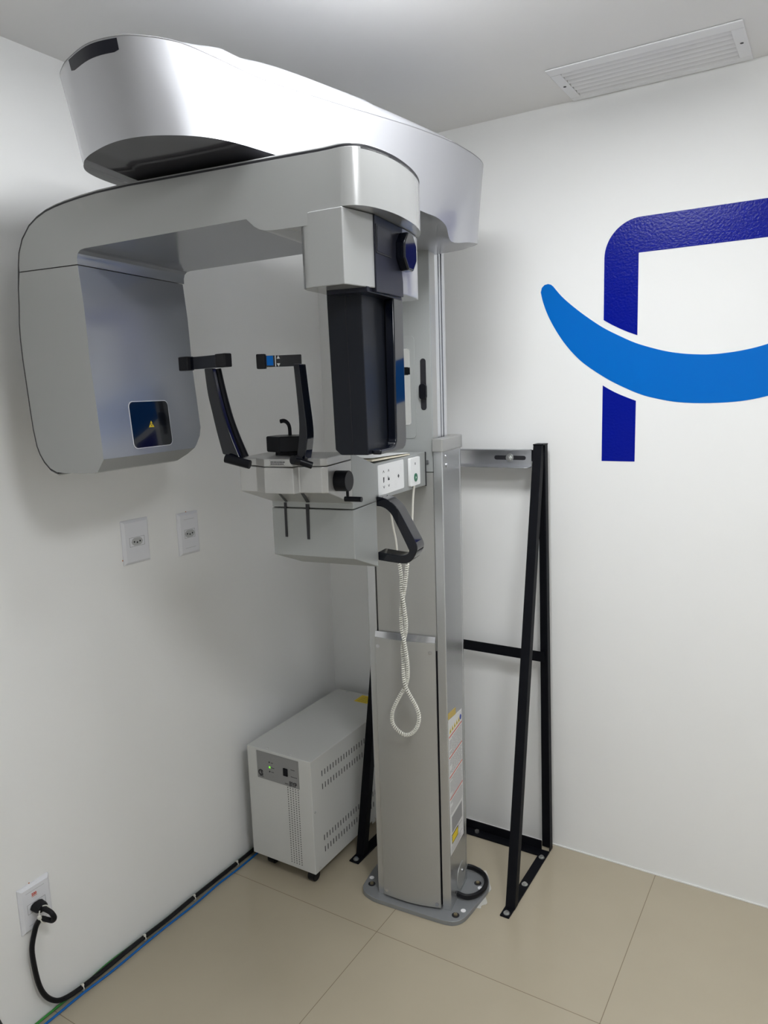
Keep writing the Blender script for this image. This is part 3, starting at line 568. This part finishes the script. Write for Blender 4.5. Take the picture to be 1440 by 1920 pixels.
# domed top cover
KN = [0, .04, .1, .2, .35, .6, 1.0]; KV = [0.167, 0.292, 0.439, 0.558, 0.584, 0.505, 0.191]
def lin(t, k, v):
    for a, b, c, d in zip(k, k[1:], v, v[1:]):
        if t <= b: return c + (d-c)*(t-a)/(b-a)
    return v[-1]
prof = [(0.0, 0.0), (0.012, 0.004), (0.03, 0.017), (0.06, 0.034), (0.10, 0.052), (0.16, 0.070), (0.26, 0.086), (0.4, 0.094), (0.7, 0.10), (1.0, 0.101)]
rg = []
for k, h in prof:
    row = []
    for p in topc:
        q, t = near(p); g = sum(lin(max(0, t+d*0.012), KN, KV) for d in range(-4, 5))/9 if t > 0.001 else KV[0]+0.01
        row.append(Vector((p.x+(q.x-p.x)*k, p.y+(q.y-p.y)*k, 2.0605 + h*g*1.0)))
    rg.append(row)
mb = MB(); mb.rings(rg, cap=(True, False)); bmesh.ops.remove_doubles(mb.bm, verts=mb.bm.verts, dist=1e-5); obj('arm_top_cover', mb, 'pearl', arm, ang=60)
gs = MB(); gs.rings([[p.lerp(Vector((*near(p)[0], p.z)), 0.004) + Vector((0, 0, dz)) for p in topc] for dz in (-0.0018, 0.0008)], cap=(False, False)); obj('arm_seam', gs, 'inkg', arm)
# dark indicator window at the tip of the arm
i0, i1 = int(NT*2.2), int(NT*4.2)
seg = list(zip(topc, botc))[i0-1:i1+2]
mb = MB(); rg = []
for j, (t, b) in enumerate(seg):
    n = (Vector((t.x, t.y, 0)) - Vector((*near(t)[0], 0))).normalized()
    e = 0.006 if j in (0, len(seg)-1) else 0.0
    A = t.lerp(b, 0.02) + n*0.0007; B = t.lerp(b, 0.150 - e*3) + n*0.0007
    rg.append([A, B, B - n*0.004, A - n*0.004])
mb.rings(rg); iw = obj('status_light_window', mb, 'plateb', arm)

# ------------------------------------------------------------------ exposure remote with coiled cord
ch_, sh_ = math.cos(TH), math.sin(TH)
rem = empty('exposure_remote', (0.72191872, -0.47250824, 0), TH)
tag(rem, 'white exposure button remote with long coiled cord, held on the side of the control panel', 'remote control')
rb = obj('remote_body', MB().prism(rrect(-0.134, -0.066, 1.2735, 1.3445, 0.004, 3), 'yz', -0.0448, -0.0375), 'whitep', rem, bevel=0.001)
obj('exposure_button', MB().cyl((-0.0376, -0.100, 1.294), (-0.0360, -0.100, 1.294), 0.0105, n=28), 'green', rb)
rt = MB().box(-0.0376, -0.0371, -0.104, -0.098, 1.326, 1.332)
obj('indicator_icon', rt, 'inkg', rb, smooth=False)
mb = MB(); mb.prism([(-0.103, 1.297), (-0.097, 1.294), (-0.103, 1.290)], 'yz', -0.0361, -0.0357); obj('button_icon', mb, 'paper', rb, smooth=False)
cup = catmull([(-0.042, -0.100, 1.274), (-0.046, -0.100, 1.24), (-0.050, -0.098, 1.19), (-0.056, -0.092, 1.14), (-0.068, -0.080, 1.10), (-0.077, -0.070, 1.063)], 6)
obj('straight_cord', MB().tube(cup, 0.0028, 8), 'cream', rem)
cup = catmull([(-0.118, -0.10, 1.262), (-0.112, -0.098, 1.22), (-0.106, -0.095, 1.166), (-0.101, -0.088, 1.12), (-0.104, -0.074, 1.063)], 6)
obj('straight_cord', MB().tube(cup, 0.0028, 8), 'cream', rem)
path = [(-0.104, 1.060), (-0.099, 1.024), (-0.097, 0.984), (-0.091, 0.954), (-0.087, 0.921), (-0.086, 0.896), (-0.090, 0.868), (-0.098, 0.842), (-0.102, 0.820), (-0.1, 0.789), (-0.099, 0.757), (-0.095, 0.729), (-0.086, 0.707), (-0.075, 0.687), (-0.063, 0.66), (-0.057, 0.636), (-0.062, 0.609), (-0.078, 0.586), (-0.097, 0.577), (-0.117, 0.584), (-0.135, 0.604), (-0.136, 0.633), (-0.126, 0.661), (-0.11, 0.692), (-0.097, 0.716), (-0.088, 0.743), (-0.085, 0.778), (-0.087, 0.812), (-0.093, 0.849), (-0.1, 0.876), (-0.103, 0.907), (-0.102, 0.935), (-0.096, 0.963), (-0.088, 0.994), (-0.081, 1.031), (-0.077, 1.061)]
# which strand lies in front along the way
dep = [0]*6 + [-.3, 0, 1, 1, 1, .6, .2, -1, -.6, 0] + [0]*6 + [.3, .8, 1, .6, 0, 0, -.6, -1, -.5, .5, 1, 1, .6, .3]
yb = -0.070
cpts = []
for i, (x, z) in enumerate(path):
    first = i < 14; s = 0.0
    if z > 0.70: s = 0.0052*(math.cos((z-0.70)/0.115*math.pi)) * (-1 if first else 1)
    elif i == 13: s = -0.004
    elif i == 23: s = 0.004
    cpts.append((x, yb + s, z))
cl = catmull(cpts, 10)
# resample to even length then helix
L_ = [0]
for a, b in zip(cl, cl[1:]): L_.append(L_[-1] + (b-a).length)
tot = L_[-1]; pitch = 0.0060; steps = int(tot/pitch*11); hel = []; N = Vector((0, 1, 0)); j = 0
for k in range(steps+1):
    s = tot*k/steps
    while j < len(L_)-2 and L_[j+1] < s: j += 1
    t = (s-L_[j])/max(1e-9, L_[j+1]-L_[j]); p = cl[j].lerp(cl[j+1], t); T_ = (cl[j+1]-cl[j]).normalized()
    N = (N - T_*N.dot(T_)).normalized(); B = T_.cross(N); a = 2*math.pi*s/pitch
    hel.append(p + 0.0036*(math.cos(a)*N + math.sin(a)*B))
mb = MB(); mb.tube(hel, 0.00235, 5); obj('coiled_cord', mb, 'cream', rem, ang=80)
obj('coil_gap_shade', MB().tube(cl, 0.0022, 6), 'gap', rem)  # dark tube inside the coil, painted shade between the turns

# paper lying on the carriage under the sensor
pa = empty('paper_booklet', (0.72191872, -0.47250824, 0), TH)
tag(pa, 'cream paper booklet in a clear sleeve lying on top of the carriage under the sensor', 'paper')
mb = MB(); mb.hexa([(-0.150, -0.375, 1.3865), (-0.070, -0.300, 1.3535), (-0.052, -0.095, 1.3535), (-0.16, -0.10, 1.3535), (-0.150, -0.375, 1.3885), (-0.070, -0.300, 1.3565), (-0.052, -0.095, 1.3585), (-0.16, -0.10, 1.3565)])
mb = MB(); mb.hexa([(-0.165, -0.330, 1.3560), (-0.052, -0.330, 1.3560), (-0.048, -0.110, 1.3515), (-0.165, -0.110, 1.3515), (-0.165, -0.330, 1.3590), (-0.052, -0.330, 1.3590), (-0.048, -0.110, 1.3545), (-0.165, -0.110, 1.3545)])
obj('pages', mb, 'manila', pa, smooth=False)
mb = MB(); mb.hexa([(-0.160, -0.322, 1.3592), (-0.060, -0.310, 1.3620), (-0.050, -0.115, 1.3570), (-0.160, -0.115, 1.3547), (-0.160, -0.322, 1.3600), (-0.060, -0.310, 1.3628), (-0.050, -0.115, 1.3578), (-0.160, -0.115, 1.3555)])
obj('clear_sleeve', mb, 'whitep', pa, smooth=False)

# ------------------------------------------------------------------ black steel stand behind the machine
stn = empty('support_stand', (0.6, -0.05, 0)); tag(stn, 'black angle-iron support stand with two slanted legs behind the x-ray column', 'stand')
def S(mb, name, m='steel', **k):
    for v_ in mb.bm.verts: v_.co -= Vector((0.6, -0.05, 0))
    return obj(name, mb, m, stn, **k)
for xa, xb, nm in ((0.845, 0.873, 'right'), (0.319, 0.354, 'left')):
    xt = -0.022
    S(MB().box(xa, xb, -0.4055, -0.052, 0.0005, 0.005), 'foot_bar', bevel=0.0005)
    mb = MB()
    # slanted leg (angle iron: front flange and side flange)
    yf, yt_, zt_ = -0.368, -0.070, 1.338
    fx0, fx1 = (xa+0.002, xb+.003) if nm == 'right' else (xa+0.002, xb-0.004)
    tx0, tx1 = (0.8235, 0.850) if nm == 'right' else (fx0-.01, fx1-.01)
    mb.hexa([(fx0, yf, 0.005), (fx1, yf, 0.005), (fx1, yf+.004, 0.005), (fx0, yf+.004, 0.005), (tx0, yt_, zt_), (tx1, yt_, zt_), (tx1, yt_+.004, zt_), (tx0, yt_+.004, zt_)])
    mb.hexa([(fx1-.004, yf+.004, 0.005), (fx1, yf+.004, 0.005), (fx1, yf+.026, 0.005), (fx1-.004, yf+.026, 0.005), (tx1-.004, yt_+.004, zt_), (tx1, yt_+.004, zt_), (tx1, yt_+.026, zt_), (tx1-.004, yt_+.026, zt_)])
    S(mb, 'slanted_leg', bevel=0.0005)
    mb = MB(); ux0, ux1 = (0.841, 0.875) if nm == 'right' else (xa, xb)
    px0, px1 = (0.826, 0.854) if nm == 'right' else (xa-.01, xb-.01)
    mb.hexa([(ux0, -0.034, 0.005), (ux1, -0.034, 0.005), (ux1, -0.029, 0.005), (ux0, -0.029, 0.005), (px0, -0.034, zt_), (px1, -0.034, zt_), (px1, -0.029, zt_), (px0, -0.029, zt_)])
    mb.hexa([(ux1-.004, -0.052, 0.005), (ux1, -0.052, 0.005), (ux1, -0.034, 0.005), (ux1-.004, -0.034, 0.005), (px1-.004, -0.052, zt_), (px1, -0.052, zt_), (px1, -0.034, zt_), (px1-.004, -0.034, zt_)])
    S(mb, 'upright', bevel=0.0005)
    for y in (-0.391, -0.246, -0.094):
        x = (xa+xb)/2 + (0.0015 if nm == 'right' else 0)
        S(MB().cyl((x, y, 0.005), (x, y, 0.0065), 0.0095, n=20).cyl((x, y, 0.0065), (x, y, 0.0115), 0.0058, n=6), 'floor_bolt', 'zinc')
mb = MB(); mb.box(0.354, 0.845, -0.086, -0.052, 0.0005, 0.005).box(0.354, 0.845, -0.052, -0.048, 0.0005, 0.034); S(mb, 'rear_floor_bar', bevel=0.0005)
S(MB().cyl((0.62, -0.066, 0.005), (0.62, -0.066, 0.012), 0.008, n=6), 'floor_bolt', 'zinc')
S(MB().box(0.34, 0.850, -0.0475, -0.0435, 0.650, 0.683), 'cross_bar', bevel=0.0005)
S(MB().box(0.34, 0.840, -0.0475, -0.0435, 1.286, 1.321), 'top_bar', bevel=0.0005)
S(MB().box(0.823, 0.855, -0.072, -0.029, 1.337, 1.3405), 'top_plate', bevel=0.0005)

# silver slotted bracket
brk = empty('slotted_bracket', (0.69, -0.07, 1.30)); tag(brk, 'silver slotted steel channel joining the column to the top of the black stand', 'bracket')
def Bk(mb, name, m='alu', **k):
    for v_ in mb.bm.verts: v_.co -= Vector((0.69, -0.07, 1.30))
    return obj(name, mb, m, brk, **k)
mb = MB(); mb.box(0.50, 0.811, -0.0515, -0.0485, 1.268, 1.3235)
chn = Bk(mb, 'web', bevel=0.0005)
Bk(MB().prism([(0.50, -0.095), (0.62, -0.082), (0.811, -0.0620), (0.811, -0.0518), (0.50, -0.0518)], 'xy', 1.3205, 1.3235), 'top_flange', bevel=0.0005)
Bk(MB().prism([(0.50, -0.085), (0.800, -0.085), (0.811, -0.075), (0.811, -0.0518), (0.50, -0.0518)], 'xy', 1.268, 1.271), 'bottom_flange', bevel=0.0005)
Bk(MB().prism(rrect(0.690, 0.793, 1.290, 1.303, 0.0064), 'xz', -0.0522, -0.0516), 'slot', 'gap')
Bk(MB().cyl((0.741, -0.0522, 1.2965), (0.741, -0.0540, 1.2965), 0.0125, n=24).cyl((0.741, -0.054, 1.2965), (0.741, -0.0605, 1.2965), 0.0075, n=6).cyl((0.741, -0.0605, 1.2965), (0.741, -0.066, 1.2965), 0.0042, n=12), 'bolt', 'zinc')

# ------------------------------------------------------------------ white power supply box
ux, uy = 0.058, -0.571; UW, UD, Z0, Z1 = 0.2505, 0.505, 0.049, 0.4205
ups = empty('power_stabiliser', (ux, uy, 0), R(0.3)); tag(ups, 'white metal power stabiliser cabinet on castors in the room corner', 'power supply')
cab = obj('cabinet', MB().box(0, UW, 0, UD, Z0, Z1), 'ups', ups, bevel=0.0022, seg=3)
obj('side_panel_fold', MB().box(UW-.001, UW+0.0015, 0.355, UD-.002, Z0+.004, Z1-.003), 'ups', ups, bevel=0.0008)
obj('latch_tab', MB().box(UW, UW+0.002, 0.325, 0.345, Z0-0.008, Z0+0.008), 'ups', ups, bevel=0.0005)
lb = obj('control_label', MB().box(0.040, 0.2045, -0.0012, -0.0001, 0.3215, 0.4125), 'upsl', ups, smooth=False)
RF = rotm((1, 0, 0), (0, 0, 1))
text('BYP', 0.0205, 'model_lettering', 'ink', lb, (0.1660, -0.0013, 0.3245), RF, bold=0.0006, sx=0.85)
for z, m_ in ((0.3830, 'ink'), (0.3665, 'led'), (0.3520, 'ink')):
    obj('indicator_light', MB().box(0.0885, 0.0945, -0.0020, -0.0012, z-.003, z+.003) if m_ == 'led' else MB().cyl((0.0905, -0.0018, z), (0.0905, -0.001, z), 0.0026, n=12), m_, lb, smooth=False)
for x0_, x1_, z in ((0.097, 0.105, 0.3825), (0.097, 0.110, 0.3665), (0.097, 0.107, 0.3520), (0.174, 0.190, 0.379), (0.174, 0.198, 0.356), (0.149, 0.163, 0.3285), (0.047, 0.064, 0.329)):
    obj('fine_print', MB().box(x0_, x1_, -0.0015, -0.0010, z-.0009, z+.0009), 'ink', lb, smooth=False)
text('C', 0.026, 'logo_mark', 'ink', lb, (0.0435, -0.0013, 0.332), RF, bold=0.0012)
text('S', 0.020, 'logo_mark', 'ink', lb, (0.0535, -0.0013, 0.333), RF, bold=0.0010)
sw = obj('rocker_switch', MB().box(0.146, 0.1625, -0.0045, -0.0011, 0.3535, 0.3785), 'black', lb, bevel=0.001)
tb = MB()
for i in range(5):
    for k in range(33):
        x = 0.1585 + i*0.0100; z = 0.316 - k*0.0078
        tb.box(x-.0013, x+.0013, -0.0004, 0.001, z-.0016, z+.0016)
obj('front_perforations', tb, 'gap', ups, smooth=False)['kind'] = 'stuff'
tb = MB()
for z, yr in ((0.359, None), (0.339, None), (0.1465, None), (0.1065, None)): pass
for zc, n_, y0_ in ((0.3595, 22, 0.055), (0.3165, 22, 0.055), (0.1465, 22, 0.052), (0.1070, 22, 0.054)):
    for k in range(n_):
        y = y0_ + k*0.0150
        tb.box(UW-.001, UW+.0004 if y < 0.35 else UW+.0018, y-.0016, y+.0016, zc-.009, zc+.009)
        
for zc in (0.1465, 0.1070):
    for k in range(22, 28):
        y = 0.053 + k*0.0150; tb.box(UW-.001, UW+.0018, y-.0016, y+.0016, zc-.009, zc+.009)
obj('side_vent_slots', tb, 'gap', ups, smooth=False)['kind'] = 'stuff'
for x, y in ((0.075, 0.012), (0.168, 0.012), (0.052, UD-.012), (0.2, UD-.012)): obj('screw', MB().cyl((x, y, Z1-.001), (x, y, Z1+.003), 0.0038, 0.0025, n=12), 'zinc', ups)
for y, z in ((0.010, 0.253), (0.022, 0.060), (0.335, 0.056)): obj('screw', MB().cyl((UW-.001, y, z), (UW+.003, y, z), 0.0038, 0.0025, n=12), 'zinc', ups)
obj('yellow_label', MB().box(0.120, 0.175, UD-0.069, UD-0.012, Z1-.0002, Z1+0.0004), 'yellow', ups, smooth=False)
tb = MB()
for k in range(5): tb.box(0.130, 0.168, UD-0.062+k*.009, UD-0.0605+k*.009, Z1+.0004, Z1+.0006)
obj('label_print', tb, 'ink', ups, smooth=False)
for x, y in ((0.045, 0.045), (0.215, 0.035), (0.045, UD-.05), (0.205, UD-.05)):
    cs = obj('caster', MB().cyl((x-.012, y, 0.0185), (x+.012, y, 0.0185), 0.018, n=24), 'rubber', ups, bevel=0.002)
    obj('caster_fork', MB().box(x-.015, x+.015, y-.012, y+.012, 0.034, Z0+.001), 'zinc', cs, bevel=0.001)

# ------------------------------------------------------------------ wall outlets and plug
def outlet(y0, y1, z0, z1, label, kind, spec):
    e = empty('wall_outlet', (0, (y0+y1)/2, (z0+z1)/2)); tag(e, label, 'power outlet')
    hy, hz = (y1-y0)/2, (z1-z0)/2; b = 0.007
    mb = MB(); mb.rings([[(0.0003, -hy, -hz), (0.0003, hy, -hz), (0.0003, hy, hz), (0.0003, -hy, hz)], [(0.004, -hy+.0005, -hz+.0005), (0.004, hy-.0005, -hz+.0005), (0.004, hy-.0005, hz-.0005), (0.004, -hy+.0005, hz-.0005)], [(0.009, -hy+b, -hz+b), (0.009, hy-b, -hz+b), (0.009, hy-b, hz-b), (0.009, -hy+b, hz-b)]])
    obj('cover_plate', mb, 'white', e, smooth=False)
    c, w_, h_ = spec
    ln = MB()
    for q in ((c-w_, c+w_, -h_, -h_+.0008), (c-w_, c+w_, h_-.0008, h_), (c-w_, c-w_+.0008, -h_, h_), (c+w_-.0008, c+w_, -h_, h_)): ln.box(0.0088, 0.0093, q[0], q[1], q[2], q[3])
    if kind == 'switchframe':
        for zz in (-0.042, 0.042): ln.box(0.0088, 0.0092, c-w_, c+w_, zz, zz+.0006)
    obj('module_frame', ln, 'inkg', e, smooth=False)
    hx = [(c + 0.019*math.cos(R(a))*1.0*(1 if abs(math.cos(R(a))) > .8 else 1), 0.0105*math.sin(R(a))*1.15) for a in (0, 35, 60, 120, 145, 180, 215, 240, 300, 325)]
    obj('socket_face', MB().prism(hx, 'yz', 0.0085, 0.0095), 'sock', e)
    for yy, zz in ((c-0.0095, 0), (c, -0.0025), (c+0.0095, 0)):
        obj('socket_hole', MB().cyl((0.009, yy, zz), (0.0098, yy, zz), 0.0024, n=12), 'gap', e)
    return e
o1 = outlet(-0.931, -0.842, 1.0745, 1.194, 'white wall outlet with slanted frame edges, left one of the pair at mid height', '', (0.0, 0.025, 0.0125))
o2 = outlet(-0.736, -0.6565, 1.060, 1.184, 'white wall outlet with inner panel frame, right one of the pair nearer the machine', 'switchframe', (0.0, 0.020, 0.0125))
o3 = outlet(-1.320, -1.2375, 0.250, 0.3685, 'white low wall outlet with red print and a black plug in it', 'switchframe', (0.0, 0.024, 0.0125))
RL = rotm((0, 1, 0), (0, 0, 1))
text('220', 0.0085, 'voltage_print', 'redink', o3, (0.0092, -0.010, 0.030), RL, bold=0.0004)
obj('print_line', MB().box(0.0090, 0.0094, -0.010, 0.004, 0.0265, 0.0275), 'redink', o3, smooth=False)
for e, y, z in ((o1, -0.0455, -0.045), (o2, -0.002, 0.0625), (o3, -0.008, 0.0600)):
    obj('wall_chip', MB().cyl((0.0002, y, z), (0.001, y, z), 0.0018, n=8), 'orange', e)

pc = empty('power_cable', (0.0, -1.275, 0.31)); tag(pc, 'thick black power cord with plug running from the low outlet down to the floor edge', 'power cable')
def Pc(mb, name, m='rubber', **k):
    for v_ in mb.bm.verts: v_.co -= Vector((0.0, -1.275, 0.31))
    return obj(name, mb, m, pc, **k)
hx = lambda s: [(-1.279 + 0.0185*s*math.cos(R(a)), 0.309 + 0.0125*s*math.sin(R(a))) for a in (0, 40, 70, 110, 140, 180, 220, 250, 290, 320)]
mb = MB(); mb.rings([[(x, y, z) for y, z in hx(s)] for x, s in ((0.0099, 1.0), (0.026, 0.95), (0.034, 0.75))]); Pc(mb, 'plug_body', bevel=0.0015)
lp = catmull([(0.032, -1.279, 0.309), (0.046, -1.277, 0.308), (0.058, -1.274, 0.303), (0.063, -1.271, 0.290), (0.055, -1.272, 0.280), (0.042, -1.277, 0.281), (0.031, -1.285, 0.285), (0.022, -1.290, 0.272), (0.018, -1.296, 0.255), (0.016, -1.307, 0.215), (0.016, -1.307, 0.169), (0.016, -1.301, 0.112), (0.016, -1.288, 0.070), (0.016, -1.266, 0.039), (0.016, -1.240, 0.024), (0.016, -1.193, 0.0170), (0.015, -1.118, 0.0155), (0.015, -1.00, 0.0165), (0.016, -0.90, 0.015), (0.015, -0.80, 0.0165), (0.014, -0.70, 0.015), (0.016, -0.60, 0.0165), (0.015, -0.45, 0.0165)], 6)
Pc(MB().tube(lp, 0.0062, 10), 'cable')
Pc(MB().tube(catmull([(0.034, -1.288, 0.309), (0.037, -1.292, 0.295), (0.038, -1.284, 0.275), (0.042, -1.270, 0.278), (0.042, -1.265, 0.295), (0.038, -1.270, 0.312), (0.034, -1.280, 0.316)], 5), 0.0016, 6).box(0.036, 0.043, -1.297, -1.290, 0.293, 0.300), 'zip_tie', 'cream')
for y, w_ in ((-1.189, 0), (-0.987, 0), (-0.797, 0), (-0.609, 0)):
    e = tag(obj('zip_tie', MB().tube([(0.0155 + 0.0078*math.cos(R(a)), y, 0.0155 + 0.0080*math.sin(R(a))) for a in range(0, 361, 30)], 0.0014, 6).box(0.0165, 0.0215, y-.0025, y+.0025, 0.0215, 0.0265), 'cream'),
            {-1.189: 'cream zip tie around the black cord where it turns along the floor, nearest the outlet', -0.987: 'cream zip tie around the black cord, second from the outlet', -0.797: 'cream zip tie around the black cord, third from the outlet', -0.609: 'cream zip tie around the black cord, nearest the white cabinet'}[y], 'zip tie', 'zip ties along the floor cables')
bw = catmull([(0.022, -2.95, 0.0035), (0.024, -2.2, 0.0035), (0.022, -1.55, 0.0035), (0.0225, -1.30, 0.0035), (0.0215, -1.20, 0.0035), (0.026, -1.10, 0.0035), (0.0235, -0.95, 0.0035), (0.027, -0.80, 0.0035), (0.0235, -0.70, 0.0035), (0.027, -0.60, 0.0035), (0.024, -0.45, 0.0035)], 6)
tag(obj('blue_cable', MB().tube(bw, 0.0032, 8), 'bluew'), 'thin blue cable lying on the floor along the left wall under the black cord', 'cable')
gw = catmull([(0.0065, -2.95, 0.006), (0.0065, -2.2, 0.006), (0.0065, -1.5, 0.006), (0.0065, -1.2, 0.009), (0.0045, -1.1, 0.0140), (0.0045, -1.0, 0.010), (0.0045, -0.85, 0.008), (0.0045, -0.70, 0.009), (0.0045, -0.45, 0.008)], 6)
tag(obj('green_cable', MB().tube(gw, 0.0032, 8), 'greenw'), 'thin green cable pressed into the corner of floor and left wall', 'cable')
# earth wires behind the column
ew = catmull([(0.395, -0.10, 0.006), (0.41, -0.16, 0.03), (0.425, -0.19, 0.02), (0.46, -0.22, 0.006), (0.52, -0.20, 0.006)], 6)
tag(obj('earth_wire', MB().tube(ew, 0.004, 6), 'greenw'), 'short green wire on the floor behind the machine column', 'wire')
ew = catmull([(0.375, -0.20, 0.035), (0.40, -0.24, 0.030), (0.43, -0.255, 0.012), (0.47, -0.275, 0.004)], 6)
tag(obj('earth_wire', MB().tube(ew, 0.0035, 6), 'yellow'), 'short yellow wire standing up from the floor behind the machine column', 'wire')
# mortar patch at the base plate edge
mpz = [(0.722, -0.24), (0.748, -0.262), (0.764, -0.290), (0.778, -0.312), (0.774, -0.345), (0.792, -0.374), (0.781, -0.392), (0.784, -0.404), (0.768, -0.410), (0.752, -0.425), (0.735, -0.36)]
mpz = [(p.x, p.y) for p in catmull([(x, y, 0) for x, y in mpz], 3, True)]
tag(obj('mortar_patch', MB().prism(mpz, 'xy', 0.0002, 0.0016), 'mortar'), 'rough white mortar patch on the floor at the right edge of the base plate', 'mortar')
# dark stool near the camera: only its edge enters the frame
sto = empty('stool', (0.395, -1.775, 0)); tag(sto, 'dark round stool whose rim just enters the bottom left corner', 'stool')
obj('seat', MB().cyl((0, 0, 0.44), (0, 0, 0.47), 0.17, n=48), 'black', sto, bevel=0.008)
for k in range(4):
    a = R(45+90*k); obj('leg', MB().cyl((0.10*math.cos(a), 0.10*math.sin(a), 0.44), (0.16*math.cos(a), 0.16*math.sin(a), 0.001), 0.012), 'steel', sto)
